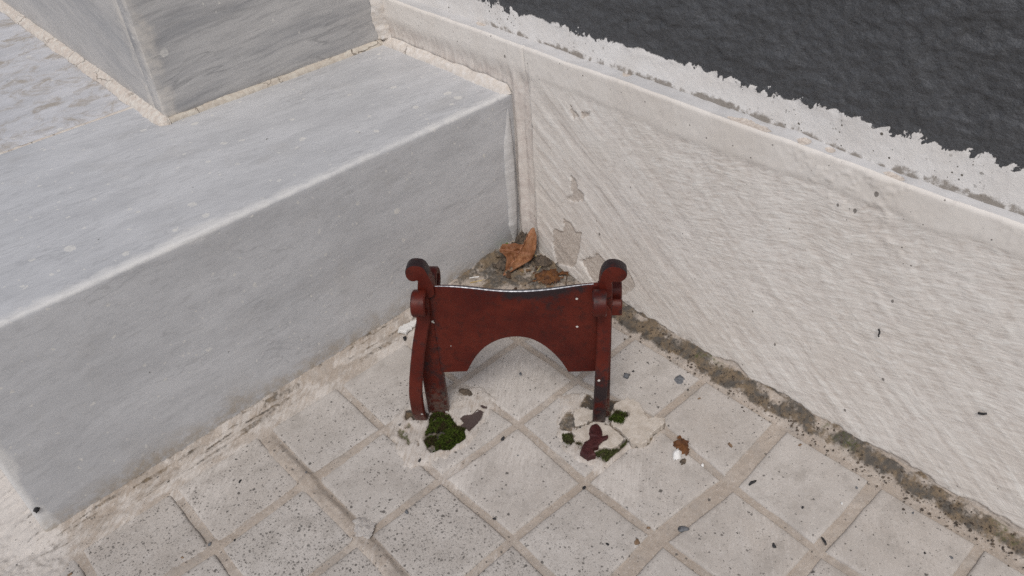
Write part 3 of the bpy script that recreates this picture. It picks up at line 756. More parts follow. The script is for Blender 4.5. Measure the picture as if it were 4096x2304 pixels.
    return x, chip, dirt + 0.3 * seam, np.maximum(strip * 0.75 * (0.4 + n_md), valley * 0.25), comb * (0.35 + 0.65 * right) * (1 - 0.35 * sst(0.15, 0.06, z)), comb * np.clip(0.78 - 0.40 * right + 0.45 * sst(0.16, 0.05, z), 0, 0.85)

ysw = axis(-1.20, -0.32, 0.60, 1.20, 0.0013, 0.02)
zsw = np.concatenate([[-0.03], np.arange(-0.006, PL_H, 0.0014), [PL_H]])
Yw, Zw = np.meshgrid(ysw, zsw, indexing='ij')
xw, chip, drt, dust, kf, kb = plinth_fields(Yw.ravel(), Zw.ravel())
Zt = Zw.ravel() + np.where(Zw.ravel() > 0.24, 0.0022 * (fbm(Yw.ravel() * 22, Yw.ravel() * 0, 201, 4) - 0.5), 0)
me = grid_mesh('plinth', xw.reshape(Yw.shape), Yw, Zt.reshape(Yw.shape), False)
set_attr(me, 'mask_a', chip, drt, dust)
set_attr(me, 'mask_b', kf, kb, 0.0)
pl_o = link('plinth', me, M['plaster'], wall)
ptop_x = xw.reshape(Yw.shape)[:, -1]; ptop_z = Zt.reshape(Yw.shape)[:, -1]

LEDGE = 0.0155
us = np.linspace(0, 1, 16)
Yl, Ul = np.meshgrid(ysw, us, indexing='ij')
back = -LEDGE - 0.004 * (fbm(Yl * 9, Yl * 0, 211, 3) - 0.5) + 0.006 * sst(0.30, 0.40, Yl)
Xl = ptop_x[:, None] * (1 - Ul) + (back - 0.003) * Ul
Zl = ptop_z[:, None] + 0.0012 * Ul + 0.0020 * (fbm(Yl * 70, Xl * 70, 215, 3) - 0.5) * np.minimum(Ul * 3, 1)
n_l = 0.45 * fbm(Yl * 26, Xl * 40, 219, 3) + 0.55 * fbm(Yl * 190, Xl * 190, 227, 3)
chipl = np.zeros_like(Yl)
for c0, c1, e, uc in ((0.256, 0.298, 0.34, 0.22), (0.318, 0.330, 0.30, 0.35), (0.388, 0.404, 0.32, 0.3), (0.341, 0.349, .28, .5), (-0.06, -0.045, .25, .7), (0.14, 0.15, .3, .75)):
    tt = np.clip((Yl - c0) / (c1 - c0), 0, 1)
    hgt = e * np.sin(np.pi * tt) ** 0.6 * (0.45 + 1.1 * fbm(Yl * 160, Yl * 0 + uc, 225, 3))
    chipl = np.maximum(chipl, sst(0.05, -0.05, np.abs(Ul - uc) - hgt) * (tt > 0) * (tt < 1))
me = grid_mesh('ledge', Xl, Yl, Zl - 0.001 * chipl, False)
set_attr(me, 'mask_a', chipl * 0.9, 0.80 * sst(0.45, 1.0, Ul) * (n_l * 1.9 - 0.15) * sst(-0.25, 0.1, Yl), 0 * Yl)
set_attr(me, 'mask_b', 0.0, 0.0, 0.0)
link('ledge', me, M['ledge'], wall)

zsu = np.concatenate([np.arange(0.2535, 0.46, 0.0014), np.arange(0.46, 2.4, 0.04)])
Yu, Zu = np.meshgrid(ysw, zsu, indexing='ij')
yy, zz = Yu.ravel(), Zu.ravel()
stip = fbm(yy * 120, zz * 150, 231, 4, 0.65) - 0.5
lumps = sst(0.48, 0.72, fbm(yy * 26 + 0.3 * zz * 40, zz * 85 - yy * 14, 241, 3))
bk = -LEDGE - 0.004 * (fbm(yy * 9, yy * 0, 211, 3) - 0.5) + 0.006 * sst(0.30, 0.40, yy)
dkz = sst(0.272, 0.290, zz - 0.038 * np.maximum(yy - 0.26, 0))
xu = bk + (0.0007 + 0.0028 * dkz) * stip + 0.0011 * lumps * dkz + 0.005 * (fbm(yy * 8, zz * 8, 251, 3) - 0.5) * sst(0.26, 0.29, zz)
me = grid_mesh('upper_wall', xu.reshape(Yu.shape), Yu, Zu, False)
n_u = 0.45 * fbm(yy * 30, zz * 30, 261, 3) + 0.55 * fbm(yy * 190, zz * 190, 265, 3)
dm = sst(0.269, 0.256, zz) * (n_u * 2.5 - 0.40) * sst(-0.3, 0.1, yy)
set_attr(me, 'mask_a', 0 * yy, np.clip(dm, 0, 1), 0 * yy)
link('upper_wall', me, M['upper'], wall)
# solid core behind the skins
bm = bmesh.new()
bmesh.ops.create_cube(bm, size=1.0)
for v in bm.verts:
    v.co = Vector((-0.16 + v.co.x * 0.24, 0.0 + v.co.y * 2.39, 1.18 + v.co.z * 2.43))
link('masonry_core', bm_mesh(bm, 'masonry_core'), M['concrete'], wall, smooth=False)

# plaster bead where the tread runs into the wall, and the lapped sealant strip down the riser end
def ribbon(name, pts, prof, mat, parent, seed, rough=0.001, frame=None, lump=0.45, endt=0.006):
    """sweep an open profile [(a,b)] in the frame (A,B) along pts, roughened"""
    pts = np.array(pts, float); prof = np.array(prof, float)
    A, B = np.array(frame[0], float), np.array(frame[1], float)
    s = np.concatenate([[0], np.cumsum(np.linalg.norm(np.diff(pts, axis=0), axis=1))])
    V = np.zeros((len(pts), len(prof), 3))
    for k, (a, b) in enumerate(prof):
        wv = (1 + lump * (fbm(s * 45 + k * 0.6, s * 0 + k * 0.9, seed, 3) - 0.5)) * np.minimum(1, np.minimum(s, s[-1] - s) / endt + 0.02)
        V[:, k] = pts + np.outer(a * wv, A) + np.outer(b * wv, B)
        V[:, k] += np.outer(rough * 2 * (fbm(s * 210, s * 0 + k * 5.1, seed + 5, 3) - 0.5), A + B)
    me = raw_mesh(name, V.reshape(-1, 3), grid_quads(len(pts), len(prof)))
    set_attr(me, 'mask_a', 0.0, 0.0, 0.0)
    o = link(name, me, mat, parent)
    return o
ln = lambda p, q, n: [tuple(np.array(p) + (np.array(q) - np.array(p)) * k / (n - 1)) for k in range(n)]
arc = [(0.0, 1.0), (0.35, 0.92), (0.68, 0.70), (0.90, 0.38), (1.0, 0.0)]
def sc_prof(w, h): return [(a * w, b * h) for a, b in arc]
ribbon('plaster_bead', ln((-0.003, -0.235, 0.1985), (-0.003, 0.001, 0.1985), 150), sc_prof(0.0105, 0.0090), M['lime'], wall, 301, 0.0008, ((1, 0, 0), (0, 0, 1)))
ribbon('corner_sealant', ln((0.0030, 0.0, 0.185), (0.0048, 0.0, 0.004), 130), [(-0.004, -0.001), (-0.003, 0.0030), (0.0, 0.0034), (0.0045, 0.0028), (0.0085, 0.0016), (0.0092, -0.001)], M['sealgrey'], wall, 311, 0.0006, ((1, 0, 0), (0, 1, 0)), 0.7, 0.04)

# ------------------------------------------------------------------ marble step
step = empty('marble_step', (0.27, -0.3, 0.0))
tag(step, 'long grey marble step with worn pale front edge and cream joint', 'step')
def slab(name, lo, hi, mat, parent, bevel=0.004, segs=4, cuts=0.012, wear=None, uneven=0.0006):
    """block with rounded edges, gridded so that wear masks can live on it"""
    bm = bmesh.new()
    bmesh.ops.create_cube(bm, size=1.0)
    lo = Vector(lo); hi = Vector(hi)
    for v in bm.verts:
        v.co = Vector([lo[k] + (v.co[k] + 0.5) * (hi[k] - lo[k]) for k in range(3)])
    bmesh.ops.bevel(bm, geom=list(bm.edges), offset=bevel, segments=segs, profile=0.5, affect='EDGES')
    for axis_ in range(3):
        n = int((hi[axis_] - lo[axis_]) / cuts)
        n = min(n, 90)
        for k in range(1, n):
            co = [0, 0, 0]; co[axis_] = lo[axis_] + (hi[axis_] - lo[axis_]) * k / n
            no = [0, 0, 0]; no[axis_] = 1
            bmesh.ops.bisect_plane(bm, geom=list(bm.verts) + list(bm.edges) + list(bm.faces), plane_co=co, plane_no=no, dist=1e-6)
    me = bm_mesh(bm, name)
    co = np.empty(len(me.vertices) * 3, np.float32); me.vertices.foreach_get('co', co); co = co.reshape(-1, 3)
    nz = uneven * 2
    co2 = co.copy()
    co2[:, 2] += nz * (fbm(co[:, 0] * 12, co[:, 1] * 12, 401, 2) - 0.5)
    co2[:, 1] += nz * (fbm(co[:, 0] * 14, co[:, 2] * 14, 405, 2) - 0.5)
    me.vertices.foreach_set('co', co2.ravel())
    if wear is not None:
        set_attr(me, 'mask_a', *wear(co[:, 0], co[:, 1], co[:, 2]))
    return link(name, me, mat, parent)
def step_wear_light(x, y, z):
    e = np.hypot(np.clip(-y, 0, 1) * 0.9, np.clip(STEP_H - z, 0, 1) * 2.6)
    w_ = sst(0.017, 0.001, e) * (0.55 + 0.8 * (fbm(x * 9, x * 0, 411, 3) - 0.4))  # worn pale arris, with the light its bevel catches painted in
    light_streak = 0.30 * sst(0.05, 0.0, np.abs(x - 0.345 + 0.1 * (y + .1))) * (z > STEP_H - 0.01)  # diagonal streak of light painted across the tread
    foot = 0.75 * sst(0.022, 0.002, z - 0.010 + 0.03 * (fbm(x * 30, z * 30, 415, 3) - 0.5) + 0.03 * (x - 0.17)) * (y > -0.01)
    lap = sst(0.532, 0.545, x + 0.016 * (fbm(z * 30, z * 0 + x * 20, 417, 3) - 0.5)) * (y > -0.02)
    return np.clip(w_ + light_streak + lap, 0, 1), foot, 0 * x
slab('front_slab', (-0.012, -0.2856, -0.04), (STEP_L, 0.0, STEP_H), M['marble'], step, 0.0042, 4, 0.008, step_wear_light)
slab('landing_slab', (-0.001, -1.15, -0.04), (STEP_L + 0.002, -0.2876, STEP_H - 0.0012), M['marble_landing'], step, 0.0022, 2, 0.03)
ribbon('slab_joint', ln((STEP_L - 0.004, -0.2866, STEP_H - 0.0016), (0.276, -0.2866, STEP_H - 0.0016), 90), [(-0.0030, 0.0), (-0.0012, 0.0014), (0.0012, 0.0014), (0.0030, 0.0)], M['joint'], step, 321, 0.0005, ((0, -1, 0), (0, 0, 1)))

# ------------------------------------------------------------------ upper step block
BAX, BAY = 0.2738, -0.2189
upper = empty('marble_upper_step', (0.14, -0.6, STEP_H))
tag(upper, 'banded grey marble block of the upper step, sealed with cracked cream joints', 'step')
def up_wear(x, y, z):
    e1 = np.hypot(np.clip(BAX - x, 0, 1), np.clip(BAY - y, 0, 1))
    w_ = sst(0.034, 0.002, e1) * (0.6 + 0.8 * (fbm(z * 25, z * 0, 421, 3) - 0.4))
    return np.clip(w_, 0, 1), 0 * x, 0 * x
def up_wear2(x, y, z):
    d = BAY - y
    w_ = sst(0.075, 0.0, d + 0.03 * (fbm(z * 20, y * 20, 425, 3) - 0.5)) * 0.75
    return np.clip(w_, 0, 1), 0 * x, 0 * x
slab('front_slab', (-0.005, BAY - 0.0244, STEP_H + 0.001), (BAX, BAY, 0.405), M['marble_dark'], upper, 0.0010, 2, 0.010, up_wear)
slab('side_slab', (BAX - 0.026, -1.15, STEP_H + 0.0012), (BAX - 0.0002, BAY - 0.0246, 0.4045), M['marble_side'], upper, 0.0008, 2, 0.012, up_wear2)
slab('top_slab', (-0.005, -1.15, 0.370), (BAX - 0.0265, BAY - 0.0245, 0.4042), M['marble_landing'], upper, 0.003, 2, 0.05)
bead_pts = ln((0.0, BAY + 0.0, STEP_H - 0.0006), (BAX + 0.004, BAY + 0.0, STEP_H - 0.0006), 170)
ribbon('sealant_bead', bead_pts, sc_prof(0.0054, 0.0058), M['bead'], upper, 331, 0.0006, ((0, 1, 0), (0, 0, 1)))
side_pts = ln((BAX - 0.0014, BAY + 0.008, STEP_H - 0.0010), (BAX - 0.0014, -1.10, STEP_H - 0.0010), 420)
ribbon('mortar_joint', side_pts, [(0.0, 0.0085), (0.0035, 0.0075), (0.0075, 0.0058), (0.0108, 0.0030), (0.0125, 0.0)], M['joint'], upper, 341, 0.0010, ((1, 0, 0), (0, 0, 1)))
ribbon('corner_mortar', ln((-0.004, BAY, 0.2005), (-0.004, BAY, 0.43), 160), [(0.0, 0.010), (0.0055, 0.0095), (0.0105, 0.0065), (0.0130, 0.003), (0.0150, 0.0)], M['lime'], upper, 351, 0.0012, ((1, 0, 0), (0, 1, 0)), 0.8)

# ------------------------------------------------------------------ boot scraper
L0 = np.array([0.2353, 0.1291, 0.0]); AX = np.array([-0.6869, 0.7267, 0.0]); NN = np.array([0.7267, 0.6869, 0.0])
def T(t, s, z): return L0 + AX * t + NN * s + np.array([0, 0, z])
scr = empty('boot_scraper', tuple(T(0.085, 0, 0)))
tag(scr, 'dark red iron boot scraper with scrolled ends set in paving', 'boot scraper')
def wear_attr(me, fn):
    co = np.empty(len(me.vertices) * 3, np.float32); me.vertices.foreach_get('co', co); co = co.reshape(-1, 3)
    d = co - L0
    t = d @ AX; s = d @ NN; z = d[:, 2]
    set_attr(me, 'mask_a', *fn(t, s, z))
def prism(name, outline, s0, s1, parent, bevel, wear, mat='red', segs=2, refine=0):
    bm = bmesh.new()
    vs = [bm.verts.new(T(t, s1, z)) for t, z in outline]
    f = bm.faces.new(vs)
    ex = bmesh.ops.extrude_face_region(bm, geom=[f])
    dv = Vector(NN * (s0 - s1))
    for v in ex['geom']:
        if isinstance(v, bmesh.types.BMVert): v.co += dv
    bmesh.ops.recalc_face_normals(bm, faces=bm.faces)
    ed = [e for e in bm.edges if len(e.link_faces) == 2 and e.link_faces[0].normal.dot(e.link_faces[1].normal) < 0.5]
    if bevel: bmesh.ops.bevel(bm, geom=ed, offset=bevel, segments=segs, profile=0.6, affect='EDGES')
    bmesh.ops.triangulate(bm, faces=[f for f in bm.faces if len(f.verts) > 4])
    if refine:
        for k in range(refine):
            tt = 0.02 + 0.135 * (k + 0.5) / refine
            bmesh.ops.bisect_plane(bm, geom=list(bm.verts) + list(bm.edges) + list(bm.faces), plane_co=T(tt, 0, 0), plane_no=AX, dist=1e-6)
        for k in range(refine):
            zz_ = 0.055 + 0.1 * (k + 0.5) / refine
            bmesh.ops.bisect_plane(bm, geom=list(bm.verts) + list(bm.edges) + list(bm.faces), plane_co=(0, 0, zz_), plane_no=(0, 0, 1), dist=1e-6)
    me = bm_mesh(bm, name)
    wear_attr(me, wear)
    o = link(name, me, M[mat], parent)
    md = o.modifiers.new('edge', 'EDGE_SPLIT'); md.split_angle = math.radians(50)
    return o
def smooth_poly(pts, it=2):
    p = np.array(pts, float)
    for _ in range(it):
        q = np.roll(p, -1, 0)
        p = np.stack([0.75 * p + 0.25 * q, 0.25 * p + 0.75 * q], 1).reshape(-1, 2)
    return [tuple(v) for v in p]
def smooth_line(pts, it=3):
    p = np.array(pts, float)
    for _ in range(it):
        q = np.stack([0.75 * p[:-1] + 0.25 * p[1:], 0.25 * p[:-1] + 0.75 * p[1:]], 1).reshape(-1, p.shape[1])
        p = np.concatenate([p[:1], q, p[-1:]])
    return p
top = smooth_line([(0.0165, 0.1522), (0.0368, 0.1526), (0.0522, 0.1508), (0.0719, 0.1478), (0.0902, 0.1469), (0.1086, 0.1481), (0.1282, 0.1511), (0.1421, 0.1532), (0.157, 0.1545)], 2)
arch = smooth_line([(0.1297, 0.0570), (0.1258, 0.0662), (0.1195, 0.0771), (0.1094, 0.0892), (0.0979, 0.0972), (0.0862, 0.0992), (0.0742, 0.0972), (0.0618, 0.0903), (0.052, 0.0798), (0.0448, 0.0673), (0.0400, 0.0570)], 2)
outline = [tuple(v) for v in top] + [(0.157, 0.0583)] + [tuple(v) for v in arch] + [(0.0165, 0.0555)]
def blade_wear(t, s, z):
    zt = 0.147 + 0.0075 * np.abs((t - 0.087) / 0.07) ** 1.6
    w_ = 0.74 * sst(0.017, 0.001, zt - z) * (0.4 + 0.9 * np.exp(-((t - 0.105) / 0.04) ** 2))
    w_ = np.maximum(w_, 0.45 * sst(0.06, 0.01, zt - z) * np.exp(-((t - 0.115) / 0.035) ** 2))
    w_ = np.maximum(w_, 0.55 * np.maximum(sst(0.03, 0.017, t), sst(0.149, 0.157, t)))
    return w_, 0 * t, 0 * t
blade = prism('scraper_blade', outline, -0.0022, 0.0022, scr, 0.0006, blade_wear, refine=24)
# bright rubbed line on top of the blade
rim = np.array([v for v in top if 0.019 < v[0] < 0.152])
V = []
for t, z in rim:
    f_ = float(sst(0.02, 0.045, t) * sst(0.150, 0.118, t))
    hw_ = 0.0002 + 0.0010 * f_
    for a, b in ((-hw_, -0.0004), (-hw_ * 0.8, 0.0007), (hw_ * 0.8, 0.0007), (hw_, -0.0004)):
        V.append(T(t, a + 0.0004, z + b))
link('rubbed_edge', raw_mesh('rubbed_edge', np.array(V), grid_quads(len(rim), 4, True)), M['steel'], blade)

def bar_wear_shade(t, s, z):
    n_ = fbm(t * 300 + 5, z * 60, 501, 3)
    w_ = 0.22 + 0.9 * (n_ - 0.45) + 0.22 * sst(0.14, 0.160, z) + 0.45 * sst(0.085, 0.07, z) * (t > 0.1)  # patchy wear; right leg also darkened low down as painted shade
    return w_, 0.5 * sst(0.03, 0.0, z) * n_, 0 * t
def bar(name, path, t0, t1, th, parent, wear=bar_wear_shade, ch=0.0011, taper=None, toff=None, loff=None):
    """flat bar (width t0..t1) bent along a side-view path of (s,z) points"""
    p = np.array(path, float)
    d = np.gradient(p, axis=0); d /= np.linalg.norm(d, axis=1)[:, None] + 1e-12
    nrm = np.stack([d[:, 1], -d[:, 0]], -1)
    h = th / 2
    sec = [(t0 + ch, h), (t0, h - ch), (t0, -h + ch), (t0 + ch, -h), (t1 - ch, -h), (t1, -h + ch), (t1, h - ch), (t1 - ch, h)]
    V = []
    n = len(p)
    for i in range(n):
        k = 1.0 if taper is None else taper(i / (n - 1))
        for t, o_ in sec:
            q = p[i] + nrm[i] * o_ * k
            V.append(T(t + (toff(p[i][1]) if toff else 0.0) + (loff(p[i][1]) if loff and t < 0.5 * (t0 + t1) else 0.0), q[0], q[1]))
    Q = []
    m_ = len(sec)
    for i in range(n - 1):
        for j in range(m_):
            Q.append((i * m_ + j, i * m_ + (j + 1) % m_, (i + 1) * m_ + (j + 1) % m_, (i + 1) * m_ + j))
    bm = bmesh.new()
    bv = [bm.verts.new(v) for v in V]
    for q in Q: bm.faces.new([bv[k] for k in q])
    bm.faces.new(bv[:m_]); bm.faces.new(bv[-m_:])
    me = bm_mesh(bm, name)
    wear_attr(me, wear)
    o = link(name, me, M['red'], parent)
    md = o.modifiers.new('edge', 'EDGE_SPLIT'); md.split_angle = math.radians(40)
    return o
def scroll(cx, cz, r0, r1, a0, a1, n=26):
    out = []
    for k in range(n):
        f_ = k / (n - 1)
        a = math.radians(a0 + (a1 - a0) * f_)
        r = r0 + (r1 - r0) * f_
        out.append((cx + r * math.cos(a), cz + r * math.sin(a)))
    return out
def front_path():
    p = smooth_line([(-0.004, -0.012), (0.004, -0.003), (0.012, 0.008), (0.0165, 0.024), (0.018, 0.045), (0.015, 0.075), (0.009, 0.100), (0.0040, 0.120), (0.0012, 0.134)], 3)
    sc = scroll(0.0120, 0.1425, 0.0108, 0.0064, 185, -100, 26)
    return list(map(tuple, p)) + sc
def rear_path(cs, cz, r, z0):
    p = smooth_line([(-0.003, z0), (-0.005, z0 + 0.012), (cs + r * 1.0 + 0.001, cz - 0.008)], 2)
    return list(map(tuple, p)) + scroll(cs, cz, r, r * 0.58, -15, 262, 26)
FP = front_path()
post = [(-0.003, z) for z in np.linspace(-0.014, 0.152, 24)]
offL = lambda z: float(np.interp(z, [0.0, 0.02, 0.045, 0.06, 0.08, 0.10, 0.12, 0.15], [-0.0172, -0.0170, -0.0156, -0.0136, -0.0100, -0.0060, -0.0010, 0.0]))
offR = lambda z: float(np.interp(z, [0.0, 0.02, 0.064, 0.113, 0.128, 0.136], [0.0014, 0.0014, 0.003, 0.0048, 0.0048, 0.0005]))
def post_wear(t, s, z):
    return 0.42 + 0.8 * (fbm(t * 200, z * 50, 521, 3) - 0.5), 0.95 * sst(0.045, 0.010, z) * (0.2 + fbm(t * 90, z * 90, 525, 2)), 0 * t
bar('leg', FP, 0.0040, 0.0158, 0.0056, scr, toff=offL)
bar('rear_scroll', rear_path(-0.0200, 0.1430, 0.0118, 0.112), 0.0100, 0.0212, 0.0054, scr)
bar('leg_post', post, -0.0022, 0.0172, 0.0085, scr, wear=post_wear, loff=lambda z: float(np.interp(z, [0.06, 0.10, 0.13], [0.0, 0.006, 0.0105])))
bar('leg', FP, 0.1498, 0.1613, 0.0056, scr, toff=offR)
bar('rear_scroll', rear_path(-0.0205, 0.1325, 0.0066, 0.120), 0.1640, 0.1752, 0.0054, scr)
bar('leg_post', post, 0.1548, 0.1668, 0.0085, scr, wear=post_wear)
def ear_wear_tone(t, s, z):
    return np.where(s > 0.0050, 0.12, 0.80 * sst(0.160, 0.170, z)), 0 * t, 0 * t  # black worn edges, also coloured for the look of the sky-lit top
earL = smooth_poly([(-0.0002, 0.1713), (0.0029, 0.1762), (0.008, 0.1778), (0.0151, 0.1765), (0.0183, 0.170), (0.0198, 0.1626), (0.0219, 0.1551), (0.0216, 0.1437), (0.0074, 0.1437), (0.0080, 0.1539), (0.0092, 0.1600), (0.0092, 0.1622), (0.0075, 0.1612), (0.0040, 0.1610), (0.0004, 0.1640)], 2)
earR = smooth_poly([(0.1554, 0.1432), (0.1553, 0.152), (0.1562, 0.1642), (0.1589, 0.172), (0.164, 0.1758), (0.1716, 0.1748), (0.1764, 0.1710), (0.1781, 0.1677), (0.1771, 0.1630), (0.1729, 0.1596), (0.1690, 0.1594), (0.1662, 0.1606), (0.1662, 0.1569), (0.1666, 0.1432)], 2)
prism('finial', earL, -0.0058, 0.0052, scr, 0.0012, ear_wear_tone)
prism('finial', earR, -0.0058, 0.0052, scr, 0.0012, ear_wear_tone)

# ------------------------------------------------------------------ litter, moss, flakes
def poly_slab(name, poly, z0, z1, mat, label, cat, group=None, sub=1, tilt=(0, 0), fray=0.0007, bevel=0.0005):
    p = np.array(poly, float)
    # densify and fray the outline
    out = []
    n = len(p)
    rr = np.random.default_rng(abs(hash(name + str(len(poly)) + str(round(p[0, 0], 4)))) % 1000 if False else int(p[0, 0] * 1e5) % 9973)
    for i in range(n):
        a, b = p[i], p[(i + 1) % n]
        k = max(1, int(np.linalg.norm(b - a) / 0.0022))
        for j in range(k):
            out.append(a + (b - a) * j / k + rr.normal(0, fray, 2))
    c = p.mean(0)
    bm = bmesh.new()
    def zt(q): return tilt[0] * (q[0] - c[0]) + tilt[1] * (q[1] - c[1])
    topv = [bm.verts.new((q[0], q[1], z1 + zt(q) + 0.0006 * (vnoise(q[0] * 200, q[1] * 200, 77) - 0.5))) for q in out]
    f = bm.faces.new(topv)
    ex = bmesh.ops.extrude_face_region(bm, geom=[f])
    low = [v for v in ex['geom'] if isinstance(v, bmesh.types.BMVert)]
    for v in low: v.co.z = z0
    bmesh.ops.recalc_face_normals(bm, faces=bm.faces)
    if bevel:
        ed = [e for e in bm.edges if all(v in topv for v in e.verts)]
        bmesh.ops.bevel(bm, geom=ed, offset=bevel, segments=1, affect='EDGES')
    bmesh.ops.triangulate(bm, faces=[f for f in bm.faces if len(f.verts) > 4])
    off = Vector((c[0], c[1], z0))
    for v in bm.verts: v.co -= off
    me = bm_mesh(bm, name)
    o = link(name, me, mat, None, smooth=False)
    o.location = off
    if mat is M['red']: set_attr(me, 'mask_a', 0.25, 0.15, 0.0)
    return tag(o, label, cat, group)

poly_slab('mortar_flake', P['flakeBig'], -0.001, 0.0058, M['flake'], 'largest loose limewash flake, lifted and lobed, beside the green moss', 'flake', tilt=(-0.04, 0.05))
poly_slab('mortar_flake', P['flake2'], -0.001, 0.0040, M['flake'], 'cracked limewash flake under the maroon metal stub', 'flake', tilt=(0.02, -0.02))
poly_slab('mortar_flake', P['flake3'], -0.001, 0.0044, M['flake'], 'broken limewash flake pressed against the foot of the scraper', 'flake', tilt=(-0.03, 0.02))
stub_o = poly_slab('metal_stub', P['stub'], 0.0, 0.0068, M['maroon'], 'small maroon painted metal stub lying on cracked flakes', 'metal stub', tilt=(0.05, 0.05), fray=0.0003, bevel=0.0012)

def moss(name, poly, mat, label, hgt, dens, base_z, group=None):
    p = np.array(poly); lo = p.min(0); hi = p.max(0); c = p.mean(0)
    n = int(dens * (hi[0] - lo[0]) * (hi[1] - lo[1]) * 1e6)
    rr = np.random.default_rng(int(p[0, 0] * 1e6) % 7919)
    q = rr.random((n, 2)) * (hi - lo) + lo
    d = sdf_poly(poly, *wob(q[:, 0], q[:, 1], 0.0026))
    ok_ = (d < -0.0002) & (fbm(q[:, 0] * 120, q[:, 1] * 120, 621, 3) > 0.36)
    q = q[ok_]; d = d[ok_]
    V = []; Fc = []
    hh = base_z + hgt * np.clip(-d / 0.006, 0.12, 1) * (0.45 + fbm(q[:, 0] * 160, q[:, 1] * 160, 601, 3))
    for (x, y), z in zip(q, hh):
        for _ in range(3):
            a = rr.random() * 6.283; r = 0.0007 + 0.0009 * rr.random(); up = 0.0003 + 0.0015 * rr.random()
            b = len(V)
            ca, sa = math.cos(a), math.sin(a)
            w_ = 0.00035
            V += [(x - sa * w_, y + ca * w_, z - 0.0004), (x + sa * w_, y - ca * w_, z - 0.0004), (x + ca * r, y + sa * r, z + up)]
            Fc.append((b, b + 1, b + 2))
    # cushion underneath
    gx_ = np.arange(lo[0] - 0.001, hi[0] + 0.001, 0.0009); gy_ = np.arange(lo[1] - 0.001, hi[1] + 0.001, 0.0009)
    X, Y = np.meshgrid(gx_, gy_, indexing='ij')
    D = sdf_poly(poly, *wob(X, Y, 0.0026))
    Z = base_z - 0.0006 + np.where(D < 0, hgt * np.clip(-D / 0.006, 0, 1) * (0.35 + fbm(X * 160, Y * 160, 601, 3)), 0) + 0.0006 * fbm(X * 600, Y * 600, 611, 2)
    b = len(V)
    V += list(map(tuple, np.stack([X, Y, Z], -1).reshape(-1, 3)))
    keep = (D < 0.0) & (fbm(X * 120, Y * 120, 621, 3) > 0.36)
    idx = np.arange(X.size).reshape(X.shape) + b
    for i in range(X.shape[0] - 1):
        for j in range(X.shape[1] - 1):
            if keep[i, j] and keep[i + 1, j] and keep[i, j + 1] and keep[i + 1, j + 1]:
                Fc.append((idx[i, j], idx[i + 1, j], idx[i + 1, j + 1], idx[i, j + 1]))
    me = bpy.data.meshes.new(name)
    off = np.array([c[0], c[1], base_z])
    me.from_pydata([tuple(np.array(v) - off) for v in V], [], Fc)
    me.update()
    o = link(name, me, mat, None)
    o.location = tuple(off)
    return tag(o, label, 'moss', group)
moss('moss_clump', P['mossL'], M['moss'], 'big dark green moss cushion at the scraper leg nearer the step', 0.0040, 5.0, 0.0004)
moss('moss_clump', P['mossR1'], M['moss'], 'bright small moss tuft on the largest flake beside the scraper leg', 0.0042, 5.0, 0.0036)
moss('moss_clump', P['mossR2'], M['moss2'], 'olive moss patch at the end of the cracked flakes', 0.0026, 4.0, 0.0006)
moss('moss_clump', P['mossR3'], M['moss2'], 'thin olive moss strip touching the waist of the maroon stub', 0.0022, 4.0, 0.0008)
moss('moss_clump', P['mossR4'], M['moss2'], 'sparse olive moss along the lower side of the cracked flakes', 0.0018, 1.6, 0.0010)

def pebble(name, loc, size, mat, label, cat, group=None, flat=0.6, seed=0, rot=None, angular=0.35):
    rr = random.Random(seed)
    bm = bmesh.new()
    bmesh.ops.create_icosphere(bm, subdivisions=2, radius=1.0)
    ph = [rr.uniform(0, 6) for _ in range(6)]
    for v in bm.verts:
        k = 1 + angular * (math.sin(3.1 * v.co.x + ph[0]) * math.sin(2.7 * v.co.y + ph[1]) + 0.6 * math.sin(5 * v.co.z + ph[2] + 3 * v.co.x))
        v.co = v.co * k
        v.co = Vector((v.co.x * size[0], v.co.y * size[1], v.co.z * size[2]))
    zmin = min(v.co.z for v in bm.verts)
    for v in bm.verts: v.co.z -= zmin
    o = link(name, bm_mesh(bm, name), mat, None)
    o.location = loc
    o.rotation_euler = (0, 0, rr.uniform(0, 6.28) if rot is None else rot)
    return tag(o, label, cat, group)
def on_ground(x, y, dz=-0.0002): return (x, y, height_at(x, y) + dz)

GB = 'dark specks lying on the paving'
bits = [((0.0947, 0.3865), (.0040, .0013, .0010), 'black', 'black elongated seed husk on the tile beside the wall dirt', -0.2),
        ((0.1032, 0.4577), (.0042, .0010, .0008), 'black', 'thin black twig bit at a joint crossing', 1.0),
        ((0.1714, 0.3742), (.0044, .0026, .0011), 'slate', 'rectangular slate grey chip lying in the widest sandy joint', 2.35),
        ((0.0727, 0.2293), (.0042, .0034, .0020), 'slate', 'dark grey pebble on the bare tile behind the largest flake', 0.4),
        ((0.0626, 0.2294), (.0014, .0012, .0010), 'black', 'tiny black crumb next to the dark grey pebble', 0.0),
        ((0.2065, 0.3560), (.0024, .0019, .0010), 'brownbit', 'tan seed lying near the corner of a tile', 0.3),
        ((0.1088, 0.3462), (.0017, .0012, .0008), 'white', 'white paint crumb in the joint below the rusty litter', 0.3),
        ((0.0617, 0.4491), (.0014, .0009, .0006), 'white', 'tiny white crumb on the tile next to the thin twig bit', 0.3),
        ((0.0738, 0.3496), (.0026, .0014, .0008), 'brownbit', 'orange brown bit on the tile between wall dirt and rusty litter', 0.9),
        ((0.1904, 0.0283), (.0030, .0018, .0014), 'black', 'black crumb beside the white paint chip at the step foot', 0.8),
        ]
